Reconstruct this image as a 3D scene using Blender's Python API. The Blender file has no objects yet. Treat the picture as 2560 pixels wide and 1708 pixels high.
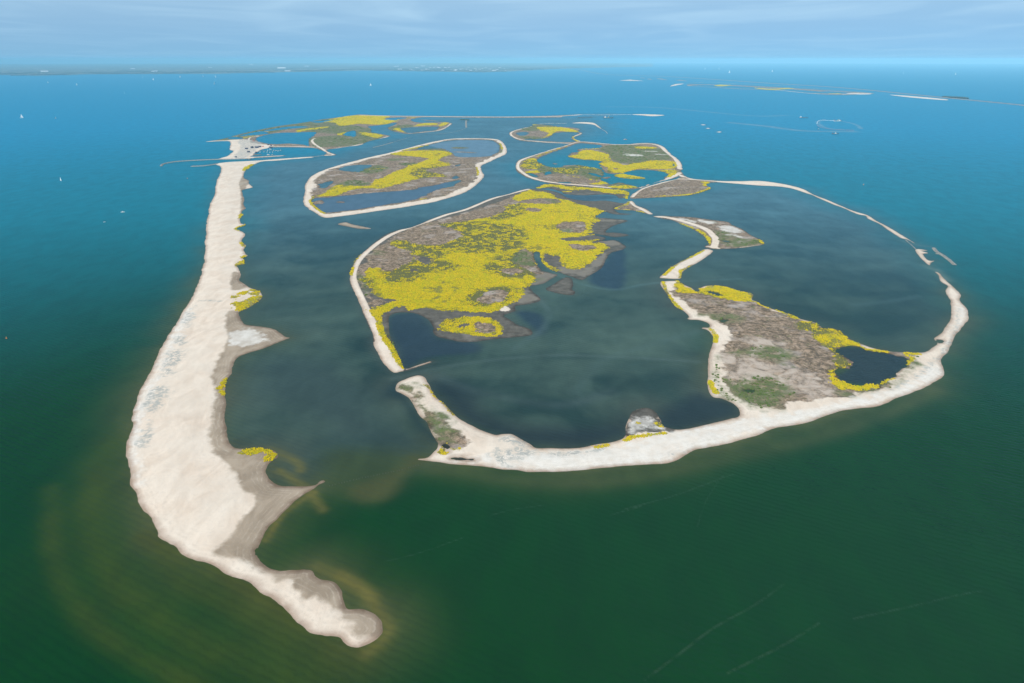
import bpy, math, random
import numpy as np
from mathutils import Vector
R = math.radians
SC = bpy.context.scene
COL = SC.collection

# ------------------------------------------------------------------ camera, light, exposure
H_CAM = 450.0
PITCH = math.atan((854 - 148) / 1706.7)
cam_d = bpy.data.cameras.new('camera')
cam = bpy.data.objects.new('camera', cam_d)
COL.objects.link(cam)
cam.location = (0, 0, H_CAM)
cam.rotation_euler = (math.pi / 2 - PITCH, 0, 0)
cam_d.lens = 24.0
cam_d.sensor_width = 36.0
cam_d.clip_start = 1.0
cam_d.clip_end = 400000.0
SC.camera = cam

SUN_EL, SUN_AZ = R(50), R(215)         # azimuth clockwise from +Y: behind the camera, on the left
w = bpy.data.worlds.new('World')
SC.world = w
w.use_nodes = True
nt = w.node_tree
nt.nodes.clear()
wo = nt.nodes.new('ShaderNodeOutputWorld')
bg = nt.nodes.new('ShaderNodeBackground')
sky = nt.nodes.new('ShaderNodeTexSky')
sky.sky_type = 'NISHITA'
sky.sun_disc = False
sky.sun_elevation = SUN_EL
sky.sun_rotation = SUN_AZ
sky.altitude = 450
sky.air_density = 1.0
sky.dust_density = 0.3
sky.ozone_density = 3.0
bg.inputs['Strength'].default_value = 0.10
# thin cirrus: noise laid on a high plane, found from the view direction
tc = nt.nodes.new('ShaderNodeTexCoord')
sx = nt.nodes.new('ShaderNodeSeparateXYZ')
nt.links.new(tc.outputs['Generated'], sx.inputs[0])
def wmath(op, a, b=None):
    n = nt.nodes.new('ShaderNodeMath'); n.operation = op
    for i, v in enumerate((a, b)):
        if v is None: continue
        if isinstance(v, (int, float)): n.inputs[i].default_value = v
        else: nt.links.new(v, n.inputs[i])
    return n.outputs[0]
zz = wmath('MAXIMUM', wmath('ADD', sx.outputs[2], 0.03), 0.02)
px_, py_ = wmath('DIVIDE', sx.outputs[0], zz), wmath('DIVIDE', sx.outputs[1], zz)
cx = nt.nodes.new('ShaderNodeCombineXYZ')
nt.links.new(wmath('MULTIPLY', px_, 0.42), cx.inputs[0]); nt.links.new(wmath('MULTIPLY', py_, 0.26), cx.inputs[1])
no = nt.nodes.new('ShaderNodeTexNoise')
no.inputs['Scale'].default_value = 1.0; no.inputs['Detail'].default_value = 5; no.inputs['Roughness'].default_value = 0.5
no.inputs['Distortion'].default_value = 0.9
nt.links.new(cx.outputs[0], no.inputs['Vector'])
mr = nt.nodes.new('ShaderNodeMapRange'); mr.interpolation_type = 'SMOOTHSTEP'
mr.inputs[1].default_value = 0.38; mr.inputs[2].default_value = 0.78; mr.inputs[3].default_value = .42; mr.inputs[4].default_value = 0.62
nt.links.new(no.outputs[0], mr.inputs[0])
mx = nt.nodes.new('ShaderNodeMix'); mx.data_type = 'RGBA'
up = nt.nodes.new('ShaderNodeMapRange'); nt.links.new(sx.outputs[2], up.inputs[0])
up.inputs[1].default_value = -.01; up.inputs[2].default_value = .07; up.inputs[3].default_value = .25; up.inputs[4].default_value = 1
nt.links.new(wmath('MULTIPLY', mr.outputs[0], up.outputs[0]), mx.inputs[0])
mx.inputs[7].default_value = (6.6, 9.3, 11.0, 1)
cs = nt.nodes.new('ShaderNodeCombineXYZ')
nt.links.new(sx.outputs[0], cs.inputs[0]); nt.links.new(sx.outputs[1], cs.inputs[1])
nt.links.new(wmath('ADD', wmath('MULTIPLY', sx.outputs[2], 1.6), 0.13), cs.inputs[2])
vn = nt.nodes.new('ShaderNodeVectorMath'); vn.operation = 'NORMALIZE'
nt.links.new(cs.outputs[0], vn.inputs[0]); nt.links.new(vn.outputs[0], sky.inputs['Vector'])
tn = nt.nodes.new('ShaderNodeMix'); tn.data_type = 'RGBA'; tn.blend_type = 'MULTIPLY'; tn.inputs[0].default_value = 1
tn.inputs[7].default_value = (.58, .95, 1.10, 1)
nt.links.new(sky.outputs[0], tn.inputs[6]); nt.links.new(tn.outputs[2], mx.inputs[6])
nt.links.new(mx.outputs[2], bg.inputs[0]); nt.links.new(bg.outputs[0], wo.inputs[0])

sun_d = bpy.data.lights.new('sun', 'SUN')
sun_d.energy = 4.4; sun_d.angle = R(0.5); sun_d.color = (1.0, 0.94, 0.84)
sun = bpy.data.objects.new('sun', sun_d)
COL.objects.link(sun)
sdir = Vector((math.sin(SUN_AZ) * math.cos(SUN_EL), math.cos(SUN_AZ) * math.cos(SUN_EL), math.sin(SUN_EL)))
sun.rotation_euler = sdir.to_track_quat('Z', 'Y').to_euler()
sun.location = (0, -200, 900)
SC.view_settings.view_transform = 'Standard'
SC.view_settings.look = 'None'
SC.view_settings.exposure = 0.0
SC.view_settings.gamma = 1.0
SC.cycles.use_denoising = True
SC.cycles.denoising_prefilter = 'ACCURATE'
SC.cycles.max_bounces = 4
SC.cycles.volume_bounces = 2

# ------------------------------------------------------------------ from a map sheet to metres on the ground
TILE = {'A': (300, 1200, .29787), 'B': (300, 760, .29787), 'C': (300, 340, .29787), 'D': (900, 880, .29787),
        'E': (860, 560, .29787), 'F': (1560, 880, .29787), 'G': (1600, 600, .29787), 'H': (1900, 560, .28085),
        'I': (740, 320, .2385), 'J': (1240, 280, .2385), 'K': (380, 260, .2468), 'L': (900, 270, .2468),
        'M': (1520, 170, .44255), 'N': (0, 120, .60426), 'O': (560, 330, .12766), 'P': (1660, 430, .34043),
        'W': (0, 0, 1.08936)}
FPX = 1706.7
def ground(px, py):
    px = np.asarray(px, float); py = np.asarray(py, float)
    u = (px - 1280) / FPX; v = (854 - py) / FPX
    dy = math.cos(PITCH) + v * math.sin(PITCH)
    dz = -math.sin(PITCH) + v * math.cos(PITCH)
    t = -H_CAM / np.minimum(dz, -1e-4)
    return u * t, dy * t
def parse(s):
    out, T = [], None
    for tok in s.split():
        if tok in TILE: T = TILE[tok]
        else:
            x, y = tok.split(',')
            out.append((T[0] + float(x) * T[2], T[1] + float(y) * T[2]))
    return np.array(out)
def catmull(p, closed, n=4):
    m = len(p)
    if m < 3: return p
    idx = np.arange(m if closed else m - 1)
    g = (lambda k: p[k % m]) if closed else (lambda k: p[np.clip(k, 0, m - 1)])
    p0, p1, p2, p3 = g(idx - 1), g(idx), g(idx + 1), g(idx + 2)
    out = []
    for t in np.linspace(0, 1, n, endpoint=False):
        a = 2 * p1 + (p2 - p0) * t + (2 * p0 - 5 * p1 + 4 * p2 - p3) * t * t + (3 * p1 - p0 - 3 * p2 + p3) * t ** 3
        out.append(.5 * a)
    q = np.stack(out, 1).reshape(-1, 2)
    return q if closed else np.vstack([q, p[-1:]])
def poly(s, smooth=True):
    p = parse(s)
    if smooth: p = catmull(p, True)
    return np.stack(ground(p[:, 0], p[:, 1]), 1)
def line(s):
    p = catmull(parse(s), False)
    return np.stack(ground(p[:, 0], p[:, 1]), 1)
def at(tile, x, y):
    T = TILE[tile]
    X, Y = ground(T[0] + x * T[2], T[1] + y * T[2])
    return float(X), float(Y)

# ------------------------------------------------------------------ noise and distances
def hash2(ix, iy, seed):
    h = (ix * 374761393 + iy * 668265263 + seed * 982451653) & 0xffffffff
    h = ((h ^ (h >> 13)) * 1274126177) & 0xffffffff
    return ((h ^ (h >> 16)) & 0xffff) / 65535.0
def vnoise(x, y, seed=0):
    ix = np.floor(x).astype(np.int64); iy = np.floor(y).astype(np.int64)
    fx = x - ix; fy = y - iy
    fx = fx * fx * (3 - 2 * fx); fy = fy * fy * (3 - 2 * fy)
    a = hash2(ix, iy, seed); b = hash2(ix + 1, iy, seed); c = hash2(ix, iy + 1, seed); d = hash2(ix + 1, iy + 1, seed)
    return (a + (b - a) * fx) * (1 - fy) + (c + (d - c) * fx) * fy
def fbm(x, y, size, octv=4, seed=0):
    s, amp, tot = 0, 1.0, 0
    x = x / size; y = y / size
    for k in range(octv):
        s = s + amp * vnoise(x, y, seed + k * 17); tot += amp
        amp *= .5; x = x * 2.03 + 5.1; y = y * 2.03 - 3.7
    return s / tot * 2 - 1
FAR = 1e9
def seg_dist(P, a, b):
    d = b - a; L = float(d @ d) + 1e-12
    q = P - a
    t = np.clip((q @ d) / L, 0, 1)
    q = q - t[:, None] * d
    return np.einsum('ij,ij->i', q, q)
def sdf_poly(pl, P, margin):
    out = np.full(len(P), -margin)
    lo, hi = pl.min(0) - margin, pl.max(0) + margin
    sel = np.nonzero((P[:, 0] > lo[0]) & (P[:, 0] < hi[0]) & (P[:, 1] > lo[1]) & (P[:, 1] < hi[1]))[0]
    if len(sel) == 0: return out
    Q = P[sel]
    dm = np.full(len(Q), FAR); ins = np.zeros(len(Q), bool)
    for k in range(len(pl)):
        a, b = pl[k - 1], pl[k]
        # only points near the segment can be improved below the margin
        l2, h2 = np.minimum(a, b) - margin, np.maximum(a, b) + margin
        s2 = np.nonzero((Q[:, 0] > l2[0]) & (Q[:, 0] < h2[0]) & (Q[:, 1] > l2[1]) & (Q[:, 1] < h2[1]))[0]
        if len(s2): dm[s2] = np.minimum(dm[s2], seg_dist(Q[s2], a, b))
        if a[1] != b[1]:
            c = (a[1] > Q[:, 1]) != (b[1] > Q[:, 1])
            xs = (b[0] - a[0]) * (Q[:, 1] - a[1]) / (b[1] - a[1]) + a[0]
            ins ^= c & (Q[:, 0] < xs)
    d = np.minimum(np.sqrt(dm), margin)
    out[sel] = np.where(ins, d, -d)
    return out
def sdf_line(ln, wdt, P, margin):
    out = np.full(len(P), -margin)
    dm = np.full(len(P), FAR)
    for k in range(1, len(ln)):
        a, b = ln[k - 1], ln[k]
        l2, h2 = np.minimum(a, b) - margin - wdt, np.maximum(a, b) + margin + wdt
        s2 = np.nonzero((P[:, 0] > l2[0]) & (P[:, 0] < h2[0]) & (P[:, 1] > l2[1]) & (P[:, 1] < h2[1]))[0]
        if len(s2): dm[s2] = np.minimum(dm[s2], seg_dist(P[s2], a, b))
    return np.maximum(out, wdt / 2 - np.minimum(np.sqrt(dm), margin))

# ------------------------------------------------------------------ object helpers
def tag(o, label=None, cat=None, group=None, kind=None):
    if label: o['label'] = label
    if cat: o['category'] = cat
    if group: o['group'] = group
    if kind: o['kind'] = kind
    return o
def mesh_obj(name, verts, quads, mat, parent=None, loc=(0, 0, 0), attrs=None, smooth=True, tris=None):
    me = bpy.data.meshes.new(name)
    verts = np.asarray(verts, np.float32)
    nq = 0 if quads is None else len(quads); ntri = 0 if tris is None else len(tris)
    me.vertices.add(len(verts)); me.vertices.foreach_set('co', verts.ravel())
    me.loops.add(nq * 4 + ntri * 3); me.polygons.add(nq + ntri)
    li, st = [], []
    if nq: li.append(np.asarray(quads, np.int32).ravel()); st.append(np.arange(nq) * 4)
    if ntri: li.append(np.asarray(tris, np.int32).ravel()); st.append(nq * 4 + np.arange(ntri) * 3)
    me.loops.foreach_set('vertex_index', np.concatenate(li).astype(np.int32))
    me.polygons.foreach_set('loop_start', np.concatenate(st).astype(np.int32))
    me.update(calc_edges=True)
    me.polygons.foreach_set('use_smooth', np.full(nq + ntri, smooth))
    for k, v in (attrs or {}).items():
        if v.ndim == 1:
            a = me.attributes.new(k, 'FLOAT', 'POINT'); a.data.foreach_set('value', v.astype(np.float32))
        else:
            a = me.attributes.new(k, 'FLOAT_COLOR', 'POINT')
            a.data.foreach_set('color', np.hstack([v, np.ones((len(v), 1))]).astype(np.float32).ravel())
    me.materials.append(mat)
    o = bpy.data.objects.new(name, me)
    COL.objects.link(o)
    o.location = loc
    if parent: o.parent = parent
    return o

# ------------------------------------------------------------------ node helpers
class NT:
    def __init__(s, name):
        s.mat = bpy.data.materials.new(name); s.mat.use_nodes = True
        s.t = s.mat.node_tree; s.t.nodes.clear()
        s.out = s.t.nodes.new('ShaderNodeOutputMaterial')
        s.b = s.t.nodes.new('ShaderNodeBsdfPrincipled')
        s.t.links.new(s.b.outputs[0], s.out.inputs[0])
        s.geo = s.t.nodes.new('ShaderNodeNewGeometry')
    def link(s, a, b): s.t.links.new(a, b)
    def put(s, n, i, v):
        if v is None: return
        if isinstance(v, (int, float)): n.inputs[i].default_value = v
        elif isinstance(v, tuple): n.inputs[i].default_value = v if len(v) == 4 or n.inputs[i].type == 'VECTOR' else v + (1,)
        else: s.link(v, n.inputs[i])
    def math(s, op, a, b=None, c=None):
        n = s.t.nodes.new('ShaderNodeMath'); n.operation = op
        s.put(n, 0, a); s.put(n, 1, b); s.put(n, 2, c)
        return n.outputs[0]
    def attr(s, name):
        n = s.t.nodes.new('ShaderNodeAttribute'); n.attribute_name = name
        return n
    def noise(s, size, detail=4, rough=.55, dist=0., stretch=None, rot=0):
        v = s.geo.outputs['Position']
        m = s.t.nodes.new('ShaderNodeMapping')
        m.inputs['Scale'].default_value = tuple(1 / (size * k) for k in (stretch or (1, 1, 1)))
        m.inputs['Rotation'].default_value = (0, 0, rot)
        s.link(v, m.inputs[0])
        n = s.t.nodes.new('ShaderNodeTexNoise')
        n.inputs['Scale'].default_value = 1; n.inputs['Detail'].default_value = detail
        n.inputs['Roughness'].default_value = rough; n.inputs['Distortion'].default_value = dist
        s.link(m.outputs[0], n.inputs['Vector'])
        return n.outputs[0]
    def rng(s, v, a, b, c=0., d=1., smooth=True):
        n = s.t.nodes.new('ShaderNodeMapRange')
        n.interpolation_type = 'SMOOTHSTEP' if smooth else 'LINEAR'
        s.put(n, 0, v)
        for i, k in enumerate((a, b, c, d)): n.inputs[i + 1].default_value = k
        return n.outputs[0]
    def mix(s, f, a, b, mode='MIX'):
        n = s.t.nodes.new('ShaderNodeMix'); n.data_type = 'RGBA'; n.blend_type = mode
        s.put(n, 0, f); s.put(n, 6, a); s.put(n, 7, b)
        return n.outputs[2]
    def bump(s, h, strength, dist):
        n = s.t.nodes.new('ShaderNodeBump'); n.inputs['Strength'].default_value = strength
        n.inputs['Distance'].default_value = dist
        s.link(h, n.inputs['Height']); s.link(n.outputs[0], s.b.inputs['Normal'])
        return n
    def set(s, **k):
        for a, v in k.items(): s.put(s.b, {'rough': 'Roughness', 'base': 'Base Color', 'metal': 'Metallic', 'ior': 'IOR', 'spec': 'Specular IOR Level'}[a], v)
def plain(name, c, rough=.6, metal=0., var=.12, size=2.):
    m = NT(name)
    n = m.noise(size, 3)
    f = m.rng(n, .3, .7, 1 - var, 1 + var)
    cc = m.mix(1.0, c, f, 'MULTIPLY')
    m.set(base=cc, rough=rough, metal=metal)
    return m.mat

# ------------------------------------------------------------------ ground material: sand, mud, dry reed, green, salt, wet margin
ZONES = ['mud', 'silt', 'brown', 'green', 'sand', 'wet', 'pale', 'ash', 'grey', 'sparse', 'yellow']
def ground_material():
    m = NT('island_ground')
    A = {z: m.attr(z).outputs['Fac'] for z in ZONES + ['shore']}
    nb, nm, nf, ng = m.noise(60, 5), m.noise(14, 5, .65), m.noise(4, 4, .7), m.noise(1.6, 3, .7)
    def mask(z, n, amp, f):
        s = m.math('ADD', A[z], m.math('MULTIPLY', m.math('SUBTRACT', n, .5), amp))
        return m.rng(s, -f, f)
    # dry sand with wind-blown relief and faint tracks
    dune = m.noise(26, 6, .6, 1.2, (1, 2.6, 1), .5)
    sand = m.mix(m.rng(dune, .3, .72), (.545, .435, .345), (.665, .55, .45))
    sand = m.mix(m.math('MULTIPLY', m.rng(nf, .48, .70), .5), sand, (.50, .42, .35))
    sand = m.mix(m.rng(nb, .35, .65, 0, .35), sand, (.65, .58, .50))
    mud = m.mix(m.rng(nm, .3, .7), (.065, .057, .046), (.12, .105, .087))
    mud = m.mix(m.rng(nb, .55, .72, 0, .7), mud, (.19, .165, .14))
    br = m.mix(m.rng(m.noise(11, 8, .78, .4), .38, .62), (.09, .06, .033), (.36, .258, .180))
    vein = m.noise(38, 7, .68, 2.2)
    br = m.mix(m.rng(m.math('ABSOLUTE', m.math('SUBTRACT', vein, .5)), 0, .035, .85, 0), br, (.07, .058, .045))
    br = m.mix(m.rng(nb, .52, .68, 0, .55), br, (.42, .36, .325))
    br = m.mix(m.rng(m.noise(22, 6, .7, .6), .56, .68, 0, .7), br, (.09, .105, .035))
    gr = m.mix(m.rng(nf, .3, .7), (.06, .085, .022), (.12, .145, .05))
    gr = m.mix(m.rng(nm, .5, .72, 0, .8), gr, (.17, .15, .085))
    wet = m.mix(m.rng(m.noise(30, 5, .6, .6, (1, 2, 1), .9), .35, .65), (.25, .19, .135), (.35, .275, .205))
    pale = m.mix(m.rng(nm, .35, .62), (.56, .515, .465), (.64, .60, .555))
    c = sand
    c = m.mix(mask('mud', nm, 22, 3), c, mud)
    c = m.mix(mask('silt', nm, 22, 7), c, m.mix(nm, (.11, .095, .075), (.22, .19, .155)))
    c = m.mix(mask('brown', nm, 26, 4), c, br)
    c = m.mix(m.math('MULTIPLY', m.math('MULTIPLY', mask('green', m.mix(.5, nb, nm), 80, 14), m.rng(nf, .25, .55, .45, 1)), m.rng(m.noise(24, 7, .72, .8), .38, .56, .25, 1)), c, gr)
    c = m.mix(mask('sand', nf, 7, 1.5), c, sand)
    c = m.mix(mask('wet', nm, 14, 4), c, wet)
    c = m.mix(m.math('MULTIPLY', mask('pale', nm, 45, 8), m.rng(m.noise(30, 7, .62, .8), .30, .62, .45, .85)), c, pale)
    c = m.mix(m.math('MULTIPLY', mask('ash', nm, 50, 10), m.rng(m.noise(34, 8, .68, 1.5), .36, .58, .1, .9)), c, m.mix(nm, (.37, .285, .225), (.50, .42, .355)))
    gm = m.rng(m.noise(7, 7, .78, .6), .43, .55)
    c = m.mix(m.math('MULTIPLY', mask('grey', nm, 26, 6), gm), c, (.34, .33, .30))
    c = m.mix(m.math('MULTIPLY', mask('yellow', nf, 7, 1.5), m.rng(nf, .3, .55, .55, 1)), c, m.mix(m.math('MULTIPLY', m.rng(ng, .35, .6), m.rng(A['sparse'], -18, 6, 1, .25)), (.075, .078, .024), (.30, .25, .010)))
    # tide lines left on the beaches, then the wet strip at the water
    tl = m.math('SINE', m.math('ADD', m.math('MULTIPLY', A['shore'], 1.15), m.math('MULTIPLY', nb, 26)))
    dry = m.math('MULTIPLY', m.rng(A['mud'], -6, 0, 1, 0), m.rng(A['brown'], -6, 0, 1, 0))
    tk = m.math('MULTIPLY', m.math('MULTIPLY', m.rng(tl, .25, .95), dry), m.math('MULTIPLY', m.rng(nm, .38, .62), m.rng(A['shore'], 4, 40, .15, 0)))
    c = m.mix(tk, c, (.74, .66, .57))
    c = m.mix(m.math('MULTIPLY', m.math('MULTIPLY', m.rng(tl, -.3, -.95), dry), m.math('MULTIPLY', m.rng(nf, .42, .62), m.rng(A['shore'], 4, 32, .18, 0))), c, (.30, .25, .20))
    sh = m.math('ADD', A['shore'], m.math('MULTIPLY', m.math('SUBTRACT', nm, .5), 7))
    damp = m.mix(1.0, c, (.66, .60, .57), 'MULTIPLY')
    c = m.mix(m.rng(sh, 2.0, 9.0, .8, 0), c, damp)
    c = m.mix(m.rng(m.math('ADD', sh, m.math('MULTIPLY', nb, 5)), 2.5, 6.0, .85, 0), c, m.mix(1.0, c, (.66, .61, .56), 'MULTIPLY'))
    m.set(base=c, rough=.9, spec=.15)
    m.bump(m.math('ADD', m.math('MULTIPLY', dune, 2.2), nf), .3, 1.0)
    return m.mat
M_GROUND = ground_material()

# ------------------------------------------------------------------ islands
TH, RR = .0015, 1.003       # angular and radial step of the survey net the terrain is sampled on
COASTS = []                 # every coast line, for the shallows in the water
ISLES = []
def island(name, label, cat, outline, base, zones, pools=(), islets=(), rough=3.0, cap=2.2, halo=1.0, smooth=True, parts=()):
    pls = [poly(s, smooth) for s in ([outline] if isinstance(outline, str) else outline)]
    lns = [(line(s), wd) for s, wd in parts]
    allp = np.vstack(pls + [l for l, _ in lns]) if lns else np.vstack(pls)
    r = np.hypot(allp[:, 0], allp[:, 1]); th = np.arctan2(allp[:, 0], allp[:, 1])
    mg = 14 + .006 * r.min()
    r0, r1 = r.min() - mg, r.max() + mg
    t0, t1 = th.min() - mg / r.min(), th.max() + mg / r.min()
    i0, i1 = int(math.floor(math.log(r0) / math.log(RR))), int(math.ceil(math.log(r1) / math.log(RR)))
    j0, j1 = int(math.floor(t0 / TH)), int(math.ceil(t1 / TH))
    rr = RR ** np.arange(i0, i1 + 1); tt = np.arange(j0, j1 + 1) * TH
    RG, TG = np.meshgrid(rr, tt, indexing='ij')
    X = (RG * np.sin(TG)).ravel(); Y = (RG * np.cos(TG)).ravel()
    P = np.stack([X, Y], 1)
    MG = 45.0
    coast = np.full(len(P), -MG)
    for p_ in pls: coast = np.maximum(coast, sdf_poly(p_, P, MG))
    for l, wd in lns: coast = np.maximum(coast, sdf_line(l, wd, P, MG))
    near = coast > -30
    idx = np.nonzero(near)[0]
    Pn = P[idx]; cn = coast[idx]
    pool = np.full(len(Pn), -60.)
    for s in pools:
        pool = np.maximum(pool, sdf_poly(poly(s), Pn, 60.))
    for s in islets:
        pool = np.minimum(pool, -sdf_poly(poly(s), Pn, 60.))
    sc = np.clip(np.hypot(Pn[:, 0], Pn[:, 1]) / 1500, .8, 4)
    n1 = fbm(Pn[:, 0], Pn[:, 1], 34, 4, 3)
    n2 = fbm(Pn[:, 0], Pn[:, 1], 11, 3, 9)
    nz1 = fbm(Pn[:, 0], Pn[:, 1], 48, 4, 15)
    eff = np.minimum(cn + n1 * rough + n2 * rough * .4 * np.minimum(sc, 1.5), -(pool + n1 * 9 + n2 * 6))
    Z = {}
    for z in ZONES: Z[z] = np.full(len(Pn), 45. if z == base else -45.)
    tufts = {'yellow': np.full(len(Pn), -45.), 'green': np.full(len(Pn), -45.)}
    for item in zones:
        z, s = item[0], item[1]
        if z == 'bare':
            d = sdf_poly(poly(s), Pn, 45.) + nz1 * 10 + n2 * 9
            for q in ('yellow',): Z[q] = np.minimum(Z[q], -d)
            continue
        if len(item) > 2: d = sdf_line(line(s), item[2], Pn, 45.)
        else: d = sdf_poly(poly(s), Pn, 45.)
        if len(item) > 2:
            if z != 'sand': d = d + (n2 * .55 + n1 * .25) * min(item[2], 14) * .8
        else:
            a1, a2 = {'yellow': (10, 9), 'sand': (1, 2), 'pale': (6, 5), 'wet': (3, 3), 'grey': (8, 8)}.get(z, (16, 9))
            d = d + nz1 * a1 + n2 * a2
        Z[z] = np.maximum(Z[z], d)
    Z['shore'] = np.clip(eff, -45, 45)
    low = np.clip(np.maximum(Z['mud'], -45) / 12, 0, 1) * (Z['sand'] < 0) * (Z['brown'] < 2)
    capz = cap * (1 - .8 * low)
    z = np.where(eff > 0, capz * (1 - np.exp(-np.maximum(eff, 0) * .07 / capz * 1.2)), eff * .085)
    drift = fbm(Pn[:, 0], Pn[:, 1], 55, 4, 31) * .35 + fbm(Pn[:, 0] + Pn[:, 1] * .4, Pn[:, 1] * .4, 16, 3, 41) * .28
    z = z + drift * np.clip(eff / 22, 0, 1) * (capz / 2.2)
    z = np.maximum(z, -1.6)
    # net of quads that have any part above the shallows
    full = np.full(len(P), -1, np.int64)
    gi = np.full(len(P), -9.); gi[idx] = z
    G = gi.reshape(RG.shape)
    q = (np.maximum.reduce([G[:-1, :-1], G[1:, :-1], G[1:, 1:], G[:-1, 1:]]) > -.25) & \
        (np.minimum.reduce([G[:-1, :-1], G[1:, :-1], G[1:, 1:], G[:-1, 1:]]) > -8)
    qi, qj = np.nonzero(q)
    W_ = RG.shape[1]
    quads = np.stack([qi * W_ + qj, qi * W_ + qj + 1, (qi + 1) * W_ + qj + 1, (qi + 1) * W_ + qj], 1)
    used = np.unique(quads)
    full[used] = np.arange(len(used))
    pos = np.full(len(P), -1, np.int64); pos[idx] = np.arange(len(idx))
    sel = pos[used]
    c0 = allp.mean(0)
    V = np.stack([Pn[sel, 0] - c0[0], Pn[sel, 1] - c0[1], z[sel]], 1)
    quads = full[quads][:, ::-1]
    o = mesh_obj(name, V, quads, M_GROUND, None, (c0[0], c0[1], 0), {k: v[sel] for k, v in Z.items()})
    tag(o, label, cat, kind='structure')
    for p_ in pls: COASTS.append((p_, halo))
    ISLES.append((Pn, z, eff, Z, len(used)))
    return o
LAGOON = ('C 1010,480 1100,260 1610,185 K 1640,535 1760,530 2000,440 L 130,330 320,290 120,240 60,195 380,160 700,100 1500,100 2040,100 2500,60 J 1100,60 1040,130 1120,190 '
          '900,320 200,560 450,735 1500,800 1420,880 1700,905 2250,760 P 700,100 950,125 1250,240 1480,320 1740,490 1850,570 1940,690 2060,830 2080,870 2100,990 '
          'H 1700,830 1600,990 1480,1140 G 2000,920 1500,740 600,600 560,1100 F 780,390 950,540 450,655 D 2000,800 1480,810 1000,660 640,380 500,540 640,780 520,890 '
          'A 1700,10 1300,20 B 1240,1400 1300,1260 950,1200 880,900 960,480 1400,290 1020,130 C 1000,1480 1180,1350 1000,1200 1050,900 1030,640')
WPATCH = [
 ('D -250,850 0,810 300,850 480,860 560,890 400,1030 250,1180 100,1230 -150,1180 -320,1080', 26, (.055, .080, .022)),
 ('D 380,930 440,870 540,880 560,920 430,990 330,1090 230,1215 100,1245 0,1230 -60,1160 0,1120 130,1080 260,1020', 13, (.095, .100, .026)),
 ('D 640,260 900,340 1100,560 1500,640 2050,620 2220,560 2230,700 1880,790 1480,800 1130,690 830,560 700,420', 24, (.020, .030, .036)),
 ('F 380,480 600,350 720,380 900,430 960,520 880,560 450,650 300,600', 20, (.022, .034, .040)),
 ('E 400,780 600,750 740,860 800,960 1100,1000 1100,1080 700,1120 520,1200 450,1050 390,900', 12, (.032, .050, .072)),
 ('E 1450,740 1560,860 1600,930 1560,960 1700,900 1640,760', 12, (.030, .050, .075)),
 ('E 2050,470 2200,300 2350,200 2350,520 2200,540', 12, (.032, .055, .085)),
 ('I 190,730 800,680 1600,560 1350,720 900,830 300,895', 10, (.11, .17, .25)),  # lower oval island pool, sky reflection painted into its colour
 ('I 1400,175 1850,122 2120,170 2050,290 1700,305 1500,215', 10, (.20, .29, .38)),  # upper oval island pool, brighter sky reflection painted in
 ('H 690,1120 880,1100 1100,1140 1320,1200 1240,1330 1060,1430 770,1410 665,1350 790,1265', 8, (.026, .036, .050)),
 ('D 310,240 420,420 560,600 640,740 560,700 440,620 340,420 180,360', 14, (.018, .040, .042)),
 ('J 700,870 1000,880 1200,880 1250,900 1000,930 800,915', 6, (.060, .105, .150)),
 ('D 690,770 830,800 820,850 690,850', 2, (.030, .025, .016)),
 ('D 770,880 960,880 960,925 850,925', 2, (.050, .040, .030)),
 ('B 1200,500 1600,480 1900,600 2200,900 2250,1100 1900,1150 1600,1000 1300,850 1150,700', 40, (.050, .080, .072)),
]
PL = (.033, .050, .003); PB = (.105, .092, .020)
WPLUME = [
 ('W 260,1010 215,1120 225,1260 330,1400 520,1500 700,1560', 26, .55, PL),
 ('W 120,1120 130,1300 230,1450 420,1560 500,1600', 16, .50, PL),
 ('W 380,1260 430,1340 560,1400 700,1500 830,1530', 20, .50, (.034,.046,.003)),
 ('W 330,1230 450,1290 600,1370 760,1480 870,1480', 14, .60, (.045,.050,.006)),
 ('W 640,1080 700,1120 740,1170', 8, .5, PB),
 ('W 620,1030 680,1060 690,1080', 9, .55, PB),
 ('W 1000,1080 1150,1100 1300,1110 1450,1100 1600,1070 1800,1025 2000,965 2150,895', 16, .30, (.060, .066, .022)),
 ('H 1470,370 1520,395 1590,420 1660,500', 14, .5, (.09, .13, .11)), ('H 1260,150 1400,190 1500,200', 12, .4, (.08, .12, .12)),
 ('W 780,1320 840,1360 870,1410 890,1450 840,1500', 9, .65, PB),
 ('W 730,1300 800,1330 850,1370', 10, .4, PB),
 ('W 610,1240 650,1180 720,1130', 6, .6, PB),
 ('W 900,870 980,850 1100,830 1300,815 1600,830', 8, .26, (.075, .105, .095)),
 ('W 1230,585 1250,610 1300,640 1400,665 1500,650 1700,640', 7, .42, (.070, .120, .120)),
 ('W 1230,680 1260,720 1240,760 1180,800', 10, .26, (.075, .11, .10)),
 ('W 1320,900 1380,830 1500,790 1600,760', 14, .2, (.06, .095, .088)),
 ('W 1000,860 1100,900 1280,930 1400,900', 16, .22, (.055, .075, .075)),
 ('W 1960,700 2050,690 2110,680', 12, .3, (.06, .10, .10)),
 ('M 700,310 900,330 1100,355 1380,360', 50, .45, (.20, .24, .26)),
 ('M 0,220 300,225 800,270 1000,268', 60, .30, (.16, .22, .26)),
 ('M 1185,310 1200,297 1300,298 1400,320 1430,345', 14, .45, (.22, .26, .28)),
 ('M 1185,312 1240,340 1390,352', 14, .45, (.22, .26, .28)),
]
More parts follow.
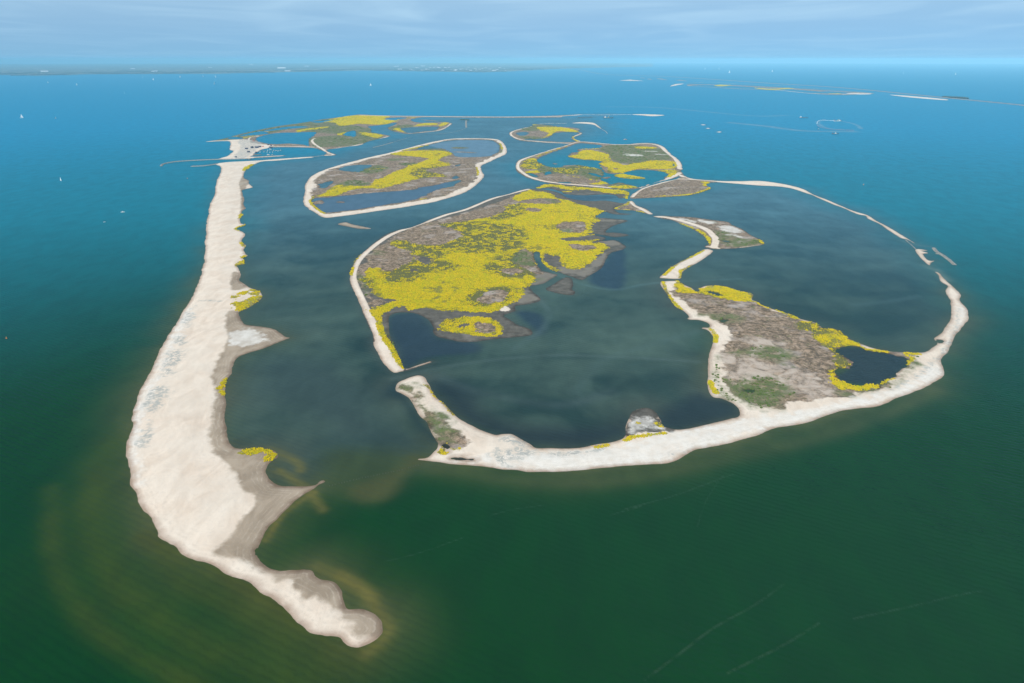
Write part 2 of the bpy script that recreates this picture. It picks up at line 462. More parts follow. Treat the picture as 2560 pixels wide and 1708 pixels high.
WFOAM = [
 ('F 0,1320 250,1255 500,1180 780,1075 930,1025', 2.2), ('D 1100,1370 1300,1320 1520,1290', 2.0), ('D 2100,1370 2350,1300', 2.0),
 ('W 1480,1560 1560,1500 1640,1440 1730,1390 1800,1340', 1.8), ('W 1670,1545 1740,1510 1800,1480 1880,1430', 1.8),
 ('W 1960,1420 2100,1390 2230,1360 2350,1352', 1.8), ('W 880,1290 960,1270 1060,1235', 1.5), ('W 1600,1210 1620,1150 1660,1090', .8),
 ('W 20,580 120,530 200,510 280,490', 1.5),
]
island('sand_island', 'long pale beach island curving down the left with a hooked tip in front', 'island',
 'C 800,235 840,255 848,280 835,330 815,370 802,420 800,470 785,520 760,565 748,610 745,650 732,700 722,760 722,830 716,890 715,950 705,1010 705,1060 690,1120 680,1180 650,1240 622,1310 590,1370 555,1430 510,1500 478,1565 '
 'B 440,210 395,290 350,370 310,450 270,540 235,620 185,700 150,780 115,860 95,950 95,1040 65,1110 45,1190 35,1260 60,1320 75,1400 85,1470 '
 'A 95,50 150,120 170,200 215,270 260,330 290,390 325,440 330,475 390,510 460,545 500,600 570,650 650,680 740,700 830,745 900,790 990,830 1090,865 1150,900 1190,950 1260,980 1320,1020 1380,1070 1430,1120 1480,1180 1550,1220 1610,1275 1720,1300 1820,1325 1860,1370 1930,1400 2000,1405 2070,1385 2130,1345 2180,1290 2195,1230 2185,1170 2150,1120 2100,1090 2040,1075 1960,1080 1910,1075 1895,1040 1885,970 1860,910 1820,860 1760,835 1690,825 1645,805 1620,760 1560,748 1500,755 1430,752 1340,748 1260,730 1200,690 1150,640 1150,590 1180,520 1220,450 1290,360 1370,280 1450,200 1540,130 1620,80 1670,40 1715,15 1690,8 1640,40 1560,50 1430,50 1340,40 1290,15 '
 'B 1250,1450 1228,1400 1240,1350 1270,1310 1310,1290 1315,1260 1290,1235 1230,1220 1150,1210 1080,1215 1000,1215 950,1195 915,1140 898,1060 885,980 880,900 885,830 875,760 880,690 900,630 930,590 940,540 965,480 1010,440 1080,410 1170,385 1260,355 1340,320 1400,295 1430,285 1390,275 1350,245 1290,215 1200,195 1100,185 1040,165 1010,120 995,70 '
 'C 1080,1440 1140,1400 1190,1355 1170,1300 1110,1280 1050,1250 1005,1215 1015,1170 1000,1120 980,1090 1040,1075 1045,1040 1030,1025 1075,1005 1050,985 1045,940 1060,920 1020,890 1030,860 1050,830 1020,800 975,785 1000,765 1055,748 1020,735 1005,700 1028,665 1020,635 1055,608 1035,580 1040,530 1030,490 1025,460 1060,445 1115,430 1080,400 1082,375 1040,350 1045,300 1080,270 1130,240 1190,215 1300,208 1450,195 1610,182 1605,175 1450,185 1300,195 1180,205 1050,212 920,218',
 None, [
 ('wet', 'B 905,75 885,190 905,300 870,400 810,470 785,560 780,640 800,740 780,860 775,980 755,1080 765,1190 825,1290 920,1360 975,1450 A 1045,105 1130,150 1130,190 1110,250 1040,320 1000,400 960,470 850,550 775,625 860,650 1000,670 1100,700 1190,770 1290,820 1330,850 1400,840 1460,850 1460,910 1530,940 1560,990 1640,995 1740,1040 1770,1090 1860,1110 1880,1180 1960,1210 1900,1240 1960,1290 2050,1330 2150,1320 2300,1200 2200,1000 2000,1000 1900,800 1600,700 1250,650 1300,400 1750,50 1700,-30 1350,-20 B 1350,1350 1350,1150 1000,1150 950,900 950,620 1050,480 1500,300 1400,180 1050,100 1000,60'),
 ('wet', 'C 940,1160 1000,1150 1010,1210 1060,1270 990,1300 930,1290'), ('wet', 'C 1040,330 1090,370 1040,480 1060,620 1030,700 1010,640 1015,480 1000,400'),
 ('pale', 'B 920,250 1070,215 1180,250 1240,300 1180,340 1050,365 940,330'),
 ('pale', 'B 560,60 440,260 330,500 200,740 130,950 90,1200 120,1400 160,1500 200,1500 130,1260 200,1000 300,700 480,320 600,80'),
 ('grey', 'B 640,15 600,60 600,130 560,215 525,210 550,130 580,60'), ('grey', 'B 470,290 530,310 520,350 460,340'), ('grey', 'B 420,400 520,400 480,500 370,540 390,460'),
 ('grey', 'B 340,550 440,570 420,600 340,620'), ('grey', 'B 300,700 405,710 390,800 330,880 270,930 230,880 230,790'), ('grey', 'B 220,990 290,1000 280,1100 210,1200 165,1200 210,1080'),
 ('grey', 'C 830,415 1080,400 1040,410 900,418', 3), ('grey', 'C 680,1385 760,1390 850,1395', 5),
 ('yellow', 'C 985,1325 1060,1315 1070,1330 1000,1340'),
 ('yellow', 'C 1110,1290 1165,1300 1170,1345 1190,1355 1140,1400 1080,1440 1000,1475 960,1450 925,1410 1010,1400 1090,1375 1130,1350 1090,1330 1125,1315'),
 ('yellow', 'C 930,1350 995,1350 985,1380 935,1375'), ('yellow', 'C 985,1060 1045,1040 1045,1075 985,1090'), ('yellow', 'C 1020,1010 1075,1000 1030,1030'),
 ('yellow', 'C 1015,895 1060,920 1040,930'), ('yellow', 'C 975,780 1000,765 1055,745', 9), ('yellow', 'C 980,785 1020,798', 8),
 ('yellow', 'C 1045,290 1070,265 1120,240', 20), ('yellow', 'C 1020,645 1005,690', 6),
 ('yellow', 'B 890,635 870,670 850,700 825,715', 5), ('yellow', 'B 850,740 870,760', 5),
 ('yellow', 'B 1050,1235 1120,1210 1250,1220 1310,1265 1300,1310 1240,1305 1240,1270 1190,1260 1200,1245 1120,1250'),
 ], pools=['A 1150,570 1160,600 1150,640 1140,600'], halo=1.3, cap=3.0)

island('harbour_island', 'green and sandy island with the small boat harbour, far left', 'island',
 'K 530,384 620,372 760,345 900,305 1100,260 1300,222 1500,195 1700,160 1850,140 2000,120 2060,112 L 13,67 300,78 700,82 1100,86 1500,88 1850,82 2050,75 2200,68 2240,68 2240,72 2060,84 2040,95 1900,98 1500,100 1100,98 700,94 600,100 560,112 '
 '720,125 850,140 900,148 935,160 890,190 830,225 770,235 690,245 600,255 480,262 400,250 320,230 280,205 320,185 370,160 350,152 210,175 80,190 110,210 115,245 180,258 300,282 290,292 220,308 130,328 60,350 0,378 '
 'K 2000,430 1880,450 1780,462 1770,475 1800,490 1870,515 1830,522 1735,525 1760,505 1765,490 1700,465 1640,447 1450,440 1250,440 1180,448 1120,460 1080,480 1030,508 1110,508 1110,512 1030,522 1010,535 1320,522 1330,528 1100,545 960,552 800,560 660,562 760,530 800,500 820,475 790,465 795,420 795,390 760,376',
 'brown', [
 ('green', 'K 640,370 1100,262 1500,195 1900,140 1900,200 1500,240 1200,300 900,355'), ('green', 'K 1600,350 1900,320 2250,330 2330,350 2100,415 1700,440 1620,400'),
 ('green', 'K 1450,260 1700,220 1950,215 2200,250 2300,340 1900,310 1650,290'), ('green', 'L 290,200 480,170 560,190 400,210 350,235'),
 ('sand', 'K 760,372 980,365 1000,395 1110,410 1230,425 1180,445 1030,505 1000,565 600,575 700,500 740,420'),
 ('sand', 'L 0,75 300,84 1100,92 1900,90 2240,70', 34), ('sand', 'L 920,160 870,200 780,232 600,252', 12), ('sand', 'L 290,290 220,308 0,372 K 1900,446 1780,465', 14),
 ('sand', 'K 1650,350 1620,375 1660,420 1730,460 1780,495 1840,516 1750,522', 14), ('sand', 'K 1000,545 1320,526', 16),
 ('sand', 'K 1200,432 1450,434 1640,440', 14), ('sand', 'K 980,365 1000,340 1080,325 900,330 800,328', 10), ('sand', 'K 1080,278 1180,278', 12),
 ('sand', 'K 540,384 650,376 760,374', 22), ('grey', 'K 880,370 1050,375 1100,410 960,540 830,545 900,450'),
 ('yellow', 'K 1730,180 1850,150 2040,120 L 100,82 300,90 240,115 370,130 330,150 210,172 0,165 K 2050,210 1900,225 1860,195'),
 ('yellow', 'K 1470,290 1500,265 1700,240 1790,235 1700,255 1560,270'), ('yellow', 'K 1890,300 2020,280 1960,300 1900,320'), ('yellow', 'K 2100,290 2300,310 2320,335 2250,345 2180,320'),
 ('yellow', 'L 350,215 400,205 450,245 380,235'), ('yellow', 'L 640,160 760,160 770,175 640,180 540,190'), ('yellow', 'L 850,150 895,155 840,185 800,185'), ('yellow', 'K 900,350 1000,335', 24),
 ('yellow', 'L 20,262 200,270 230,285 100,290'), ('yellow', 'L 380,125 400,110 560,100', 20)],
 pools=['K 880,325 1080,278 1160,288 1180,300 1050,315', 'K 780,345 830,335 920,345 870,358 770,355', 'K 1120,272 1400,228 1580,232 1400,252 1200,272',
  'K 1060,345 1180,308 1300,293 1450,290 1650,285 1640,320 1600,345 1585,380 1590,425 1520,412 1380,402 1220,408 1080,380', 'K 1940,300 2050,270 2060,330 1960,320',
  'L 410,210 560,195 780,190 780,215 740,230 640,240 500,255 450,240', 'L 540,112 720,132 860,142 620,150 520,130', 'L 240,115 350,98 480,100 400,115 330,125', 'K 1600,180 1700,172 1850,160 1700,190'],
 rough=5, halo=.5)

island('oval_island', 'oval island ringed by a white sand dike with pools and yellow flowers inside', 'island',
 'I 75,790 90,700 100,600 120,560 170,500 260,455 400,405 600,350 800,300 960,265 1200,203 1400,153 1600,117 1800,108 2000,111 2130,126 2190,180 2210,240 2190,280 2100,320 2000,370 1940,400 1950,460 1970,510 1900,590 1800,660 1650,720 1450,775 1200,820 900,865 600,910 400,935 290,940 220,900 150,860',
 None, [
 ('brown', 'I 140,780 160,700 185,640 195,560 240,500 330,450 450,415 620,370 800,322 980,284 1200,220 1400,170 1600,127 1800,118 2000,120 2110,140 2160,190 2165,240 2100,290 2010,330 1920,370 1885,400 1905,450 1915,490 1870,560 1790,620 1650,680 1450,745 1200,785 900,830 600,875 400,898 300,900 200,840'),
 ('sand', 'I 2000,115 2130,135 2180,190 2180,250 2100,305 1980,360 1915,400 1925,460 1935,510 1880,580 1790,640 1650,700 1450,760 1200,803 900,850', 16),
 ('mud', 'I 550,690 800,640 1150,570 1400,520 1480,440 1600,400 1480,350 1600,310 2000,300 1890,380 1900,520 1780,620 1450,740 1250,770 900,820 600,860 300,880 200,740'),
 ('green', 'I 400,610 600,550 790,580 760,600 600,612'), ('green', 'I 950,330 1100,320 1180,325 1000,350'), ('green', 'I 1080,380 1280,370 1200,400'), ('green', 'I 1270,215 1500,215 1640,270 1540,245 1300,235'),
 ('green', 'I 1610,210 1700,200 1830,208 1720,218'), ('green', 'I 600,450 700,410 900,390 950,440 800,480'), ('green', 'I 2120,165 2160,240 2130,260', 12),
 ('yellow', 'I 1010,275 1150,250 1400,240 1560,250 1640,275 1560,300 1480,350 1590,370 1605,395 1500,415 1350,450 1500,480 1580,515 1400,520 1200,560 1050,600 880,640 720,640 560,660 400,715 180,720 300,690 420,610 600,615 780,610 800,570 950,510 1050,460 1200,400 1350,350 1380,320 1200,300 1050,290'),
 ('yellow', 'I 185,725 155,780 210,840 290,898', 7), ('yellow', 'I 1120,240 1250,212 1400,178', 14), ('yellow', 'I 1890,410 1905,460 1905,500', 5), ('yellow', 'I 2140,165 2165,230', 4),
 ('sparse', 'I 1250,420 1600,420 1600,530 1300,540'), ('sparse', 'I 700,400 1000,400 1000,470 700,470'), ('yellow', 'I 760,440 900,430', 20), ('yellow', 'I 1300,755 1360,745', 6)],
 pools=['I 1270,225 1400,178 1600,133 1850,125 2050,131 2115,170 2130,240 2050,288 1960,303 1700,303 1640,270 1600,240 1500,215',
  'I 190,735 400,722 550,705 800,682 1000,664 1270,642 1300,628 1500,592 1600,565 1720,552 1640,610 1500,640 1350,710 1200,758 900,812 600,858 400,882 300,885 200,820 175,765',
  'I 450,430 560,395 750,385 790,400 720,430 680,460 500,450', 'I 240,600 300,570 390,560 330,620 260,630', 'I 1630,415 1730,372 1720,390', 'I 1640,530 1680,500 1700,530'],
 islets=['I 1610,210 1700,202 1830,208 1720,217', 'I 1610,252 1750,248 1900,262 1740,258', 'I 420,778 500,770 500,785', 'I 180,770 260,760 270,790 190,800'], rough=3.5, halo=.6)

island('flower_island', 'large central island almost covered by a field of yellow flowers', 'island',
 'E 415,1247 340,1180 300,1110 260,1050 245,980 240,920 200,850 175,780 145,700 120,640 80,560 50,490 50,430 65,370 90,310 130,265 200,200 270,145 350,90 440,55 560,30 640,0 '
 'I 1400,965 1550,905 1700,870 1850,815 2050,735 2200,700 2348,655 J 330,806 370,808 420,808 520,817 620,838 690,862 740,895 840,920 1000,935 1140,930 1300,955 1340,965 1240,1005 1260,1040 1300,1060 1440,1072 1300,1078 1200,1066 1135,1048 1040,1102 1200,1118 1380,1140 1270,1180 1180,1220 1150,1265 1250,1265 1390,1290 1340,1305 1250,1312 1160,1300 1040,1280 1040,1290 1150,1322 1110,1345 1040,1352 1150,1352 1250,1345 1360,1410 1300,1450 1200,1480 '
 'E 2196,301 2160,370 2050,440 2000,470 1900,440 1820,410 1740,385 1680,340 1650,280 1640,240 1600,235 1595,280 1620,340 1660,390 1740,415 1790,432 1740,460 1680,500 1600,515 1550,525 1560,540 1600,580 1650,620 1640,650 1560,670 1440,690 1440,730 1340,770 1400,810 1460,850 1540,875 1580,905 1560,935 1450,950 1280,965 1100,990 980,992 880,970 790,950 745,910 750,870 700,800 600,750 480,740 400,760 370,800 380,880 385,940 410,1000 450,1070 480,1150 520,1215 600,1190 720,1155 740,1160 640,1195 560,1225 480,1240',
 'mud', [
 ('sand', 'E 440,1225 400,1180 350,1100 300,1000', 24), ('sand', 'E 300,1000 280,930 245,840 195,740 150,640 100,530 75,450 90,370 130,300 200,230 300,150 420,80 600,15 I 1400,975 1600,905 1800,850 2050,745 2348,665 J 340,812', 15),
 ('sand', 'E 530,1215 620,1190 720,1158', 5), ('sand', 'E 1300,725 1350,690 1400,720 1360,735'),
 ('brown', 'E 120,420 180,300 300,180 420,100 620,20 I 1500,960 1900,860 2348,700 2348,800 2150,960 1700,1010 1500,1030 E 950,50 1000,110 800,200 700,190 600,330 400,420 200,500 240,620 380,650 240,700 200,620'),
 ('brown', 'J 625,1200 680,1170 820,1150 900,1150 940,1180 920,1250 850,1270 720,1260'), ('brown', 'J 320,1020 400,1010 480,1020 460,1050 350,1045'), ('brown', 'J 340,920 500,905 640,915 690,940 600,960 400,965 220,950'),
 ('brown', 'J 770,1400 880,1390 1000,1400 1050,1430 1000,1455 850,1450'), ('brown', 'E 1125,650 1140,590 1250,560 1350,560 1360,620 1300,660 1170,668'),
 ('brown', 'E 1110,830 1200,830 1290,870 1270,905 1180,925 1115,900'), ('brown', 'E 1500,210 1600,260 1660,400 1600,420 1560,400 1300,420 1300,380 1450,330'),
 ('green', 'E 330,900 400,960 440,1060 480,1160', 9), ('green', 'E 130,420 200,520 190,600 150,500'), ('green', 'E 1500,230 1590,300 1620,360 1450,330 1400,300'), ('green', 'J 510,915 680,935 600,955'), ('green', 'J 700,1240 760,1220 770,1260 710,1260'),
 ('green', 'E 240,230 350,240 300,260'), ('green', 'E 1590,470 1660,455 1600,480'), ('green', 'J 920,1275 1000,1260', 9),
 ('silt', 'E 1590,460 1640,410 1740,415 1780,435 1700,490 1600,512'), ('silt', 'E 1800,400 1850,360 1950,390 2080,330 2180,230 2180,330 2050,430 1900,430'), ('silt', 'J 1000,1130 1200,1130 1380,1140 1200,1150'),
 ('silt', 'J 1110,1360 1240,1352 1320,1400 1200,1400'), ('silt', 'E 1440,650 1500,560 1640,620 1600,650'),
 ('sparse', 'E 390,170 600,40 800,-10 1300,0 1500,80 1450,200 1150,250 950,230 800,290 950,360 800,400 560,470 400,480 330,410 520,340 560,240'), ('sparse', 'E 1250,300 1500,240 1600,300 1620,420 1480,440 1300,430 1180,380'), ('sparse', 'E 1050,600 1150,560 1400,540 1380,640 1100,680'), ('sparse', 'J -100,960 100,930 260,960 250,1080 -50,1120'), ('sparse', 'E 790,790 1000,770 960,800 830,880 790,900'), ('sparse', 'E 180,470 260,600 300,640 240,680 200,600'),
 ('yellow', 'E 180,410 260,375 330,400 400,400 500,350 560,330 590,290 560,240 450,200 380,150 480,140 580,180 700,180 800,180 900,150 1000,100 950,50 800,10 I 1460,1020 1600,1000 1800,980 2000,950 2150,900 2200,820 2348,790 J 190,905 330,825 450,830 600,870 640,900 780,935 900,980 1130,1040 1120,1070 1040,1100 1095,1130 1000,1180 980,1200 1010,1260 920,1280 1040,1290 900,1310 960,1340 1060,1340 1000,1370 1100,1380 1160,1430 1120,1470 1000,1560 '
  'E 2000,370 1900,375 1820,330 1780,270 1665,250 1690,330 1800,390 1700,360 1640,340 1590,300 1590,240 1500,210 1400,300 1560,400 1600,420 1590,460 1540,525 1500,540 1510,580 1430,640 1350,680 1270,740 1200,750 1000,740 700,710 540,720 490,690 400,720 330,760 290,810 260,790 235,710 380,660 450,640 300,625 250,600 215,520 180,470'),
 ('yellow', 'E 790,890 850,830 970,790 1130,785 1270,810 1340,860 1340,890 1280,920 1150,942 1020,935 900,910 840,900'), ('yellow', 'E 290,830 320,920 400,1050 460,1150 500,1205', 7), ('yellow', 'E 220,672 280,672', 3),
 ('yellow', 'E 60,430 85,330 160,225 200,190', 4),
 ('bare', 'J 625,1200 680,1170 820,1150 900,1150 940,1180 920,1250 850,1270 720,1260'), ('bare', 'J 320,1020 400,1010 480,1020 460,1050 350,1045'), ('bare', 'J 340,920 500,905 640,915 690,940 600,960 400,965 220,950'),
 ('bare', 'J 660,1330 850,1310 1000,1320 950,1350 750,1350'), ('bare', 'J 770,1400 880,1390 1000,1400 1050,1430 1000,1455 850,1450'), ('bare', 'E 1125,650 1140,590 1250,560 1350,560 1360,620 1300,660 1170,668'),
 ('bare', 'E 1110,830 1200,830 1290,870 1270,905 1180,925 1115,900'), ('bare', 'E 940,850 1020,830 1030,860 950,880'), ('bare', 'E 600,270 750,290 700,340 620,310'), ('bare', 'E 1320,390 1420,380 1500,400 1400,425'),
 ('bare', 'E 250,640 400,630 380,650 290,700 230,700'), ('bare', 'E 560,380 640,380 630,410 570,400')],
 rough=2.2, cap=1.6, halo=.4)
island('mud_islet', 'grey mud islet in the fork of the tidal creek', 'islet', 'E 1690,545 1750,510 1850,450 1910,460 1925,510 1910,545 1940,570 1920,597 1830,590 1740,570', 'mud', [], rough=1.5, cap=.6, halo=.3)
island('flower_strip_island', 'narrow island of mud edged by a band of yellow flowers, behind the central island', 'island',
 'J 415,795 480,765 560,750 700,757 900,777 1100,797 1300,817 1390,835 1390,880 1375,912 1345,905 1290,905 1260,880 1150,865 900,875 720,860 690,838 560,802 450,803', 'mud', [
 ('yellow', 'J 430,798 520,762 680,767 730,777 900,787 1390,832 1375,905 1360,900 1350,865 1250,860 1080,837 950,817 800,817 690,802 600,787 470,800'), ('yellow', 'J 710,838 770,836', 14), ('wet', 'J 420,780 500,750', 14)], rough=2, cap=1.2, halo=.3)
island('lagoon_island', 'island with a curved sand dike around blue pools and green and yellow marsh', 'island',
 'J 205,590 240,640 330,690 450,725 600,752 800,770 1000,785 1200,803 1400,810 1500,800 1560,785 1650,750 1780,715 1880,690 1960,660 1985,672 1945,628 1955,600 1940,530 1890,485 1820,430 1770,375 1700,340 1600,325 1480,328 1360,340 1200,336 1000,316 860,310 780,330 740,348 560,400 400,450 250,500 212,540',
 'brown', [
 ('sand', 'J 740,350 560,404 400,455 270,505 230,545 230,590 270,630 350,680 480,722 650,748 900,770 1200,796', 15), ('sand', 'J 740,348 860,316 1000,322 1200,340 1360,346 1480,340', 22), ('sand', 'J 1480,338 1620,338 1720,360 1780,410 1880,490 1915,550 1930,600', 24),
 ('sand', 'J 1930,640 1850,680 1780,708 1600,768 1530,795', 22), ('green', 'J 1060,400 1180,355 1450,355 1720,385 1830,490 1730,510 1600,515 1430,550 1250,530 1180,470 1150,430'),
 ('green', 'J 400,500 600,580 850,560 960,545 1120,600 1110,700 1000,710 850,670 700,650 500,650 420,600'), ('green', 'J 1150,770 1300,745 1440,770 1500,795 1350,800'),
 ('pale', 'J 1330,450 1400,442 1540,455 1500,468 1380,465'), ('pale', 'J 1550,415 1680,418', 22), ('pale', 'J 1690,447 1770,450', 20),
 ('yellow', 'J 265,570 290,520 380,490 430,500 440,530 500,560 430,600 330,600 280,590'), ('sparse', 'J 480,560 1120,560 1120,700 600,680'), ('sparse', 'J 260,520 500,520 480,600 300,610'), ('yellow', 'J 600,590 800,600 880,600 830,650 640,640'), ('yellow', 'J 850,550 960,545 1120,590 1050,610 920,600'),
 ('yellow', 'J 880,420 1000,405 1170,450 1190,480 1230,520 1350,565 1440,545 1640,515 1740,515 1880,530 1880,590 1700,605 1500,600 1400,615 1350,635 1230,640 1160,630 1170,590 1090,545 1120,520 1000,505 850,490 770,465 850,450'),
 ('yellow', 'J 1460,370 1560,370 1700,380 1600,392 1480,385'), ('yellow', 'J 720,670 830,680 960,710 1160,740 1080,765 980,760 1100,735 900,700'), ('yellow', 'J 1500,790 1350,805 1170,785 1400,775'),
 ('yellow', 'J 1240,665 1300,650 1400,660 1520,685 1570,698 1480,705 1320,695'), ('yellow', 'J 1700,618 1890,615 1870,660 1780,700 1810,650'), ('yellow', 'J 320,630 430,620 460,640 340,645'),
 ('yellow', 'J 740,362 560,420 430,470', 6), ('yellow', 'J 870,388 1060,388', 18), ('bare', 'J 1230,590 1290,600 1270,612 1220,605')],
 pools=['J 440,490 560,435 740,372 860,330 1000,337 1110,352 1090,375 1000,384 860,392 870,420 790,430 760,470 900,500 1100,515 1080,545 1110,600 1050,590 900,562 850,555 740,560 640,585 560,575 480,545 430,520',
  'J 1110,600 1160,640 1260,650 1370,630 1450,610 1600,612 1700,620 1800,650 1770,690 1740,712 1600,762 1500,788 1440,775 1300,740 1200,760 1150,740 1100,700 1130,660',
  'J 500,640 560,620 590,640 520,660', 'J 640,735 760,738 740,750', 'J 980,640 1080,660 1100,690 1000,660', 'J 1850,545 1870,550 1870,580 1845,560', 'J 330,640 400,650 440,680 360,670'],
 islets=['J 1240,665 1300,650 1400,660 1520,685 1570,698 1480,705 1320,695', 'J 1110,690 1200,680 1170,700', 'J 600,540 640,545 610,552', 'J 1310,705 1370,712 1320,716'], rough=5, halo=.5)
island('ring_island', 'small ringed island beyond the lagoon island with a blue pool', 'island',
 'J 138,235 160,205 260,175 370,150 400,128 560,140 650,155 800,165 878,180 860,205 905,220 890,240 820,262 830,285 880,305 870,318 760,335 660,328 540,324 400,314 270,302 200,280', 'brown', [
 ('sand', 'J 370,150 260,180 170,210 155,240 200,272 290,295 540,320 760,330', 14), ('sand', 'J 895,225 820,260 830,285 880,308', 12), ('green', 'J 350,150 480,135 650,160 400,200 250,190'), ('green', 'J 230,260 400,260 520,280 330,285'),
 ('yellow', 'J 430,170 480,160 700,165 860,205 800,215 650,205 560,250 480,280 560,230 480,200'), ('yellow', 'J 360,140 405,135', 30), ('yellow', 'J 810,262 820,290 860,310', 6), ('mud', 'J 320,210 460,200 550,230 460,270 320,250')],
 pools=['J 600,225 720,210 850,215 870,230 800,258 800,290 830,306 760,318 600,311 400,300 300,290 350,280 430,285 550,265 590,240', 'J 210,220 320,210 330,240 250,250'], rough=5, halo=.5)
island('grey_marsh_island', 'flat grey reed island with a yellow rim at the start of the long sand arc', 'island',
 'J 1410,905 1420,870 1470,835 1540,797 1650,762 1780,727 1890,705 1920,685 2000,685 2050,703 2180,713 2320,722 2320,738 2240,742 2200,770 2255,795 2200,825 2050,870 1900,885 1700,897 1500,907', 'brown', [
 ('sand', 'J 1420,890 1470,840 1540,800 1650,765 1780,730 1900,700', 20), ('sand', 'J 1900,705 2050,710 2330,730', 16),
 ('yellow', 'J 2190,740 2215,745 2205,770', 22), ('yellow', 'J 2250,792 2180,825 2050,862 1900,878 1680,888', 8), ('mud', 'J 1500,850 1700,790 1900,740 2100,740 2100,800 1800,850')], rough=3, cap=1.2, halo=.5)
island('sand_arc', 'thin white sand arc running from the marsh out to the right', 'sandbank',
 'P 100,0 150,30 220,52 400,66 550,68 700,66 820,80 920,98 1020,125 1100,168 1200,205 1290,245 1400,290 1500,320 1560,360 1650,405 1740,460 1830,515 1840,525 1780,495 1740,485 1650,430 1580,380 1500,345 1480,322 1420,310 1300,258 1250,242 1130,190 1090,170 1040,155 950,125 850,108 700,100 550,88 400,76 340,73 200,60 130,38 90,20', None, [], rough=1.2, cap=1.6, halo=1.3)
island('broken_sandbank', 'broken hooked sandbank at the end of the sand arc, beside the stone reef', 'sandbank',
 'H 1385,225 1500,238 1440,240 1500,260 1450,270 1500,325 1570,325 1520,345 1510,370 1470,340 1420,290', None, [], rough=1.0, cap=1.2, halo=1.2)
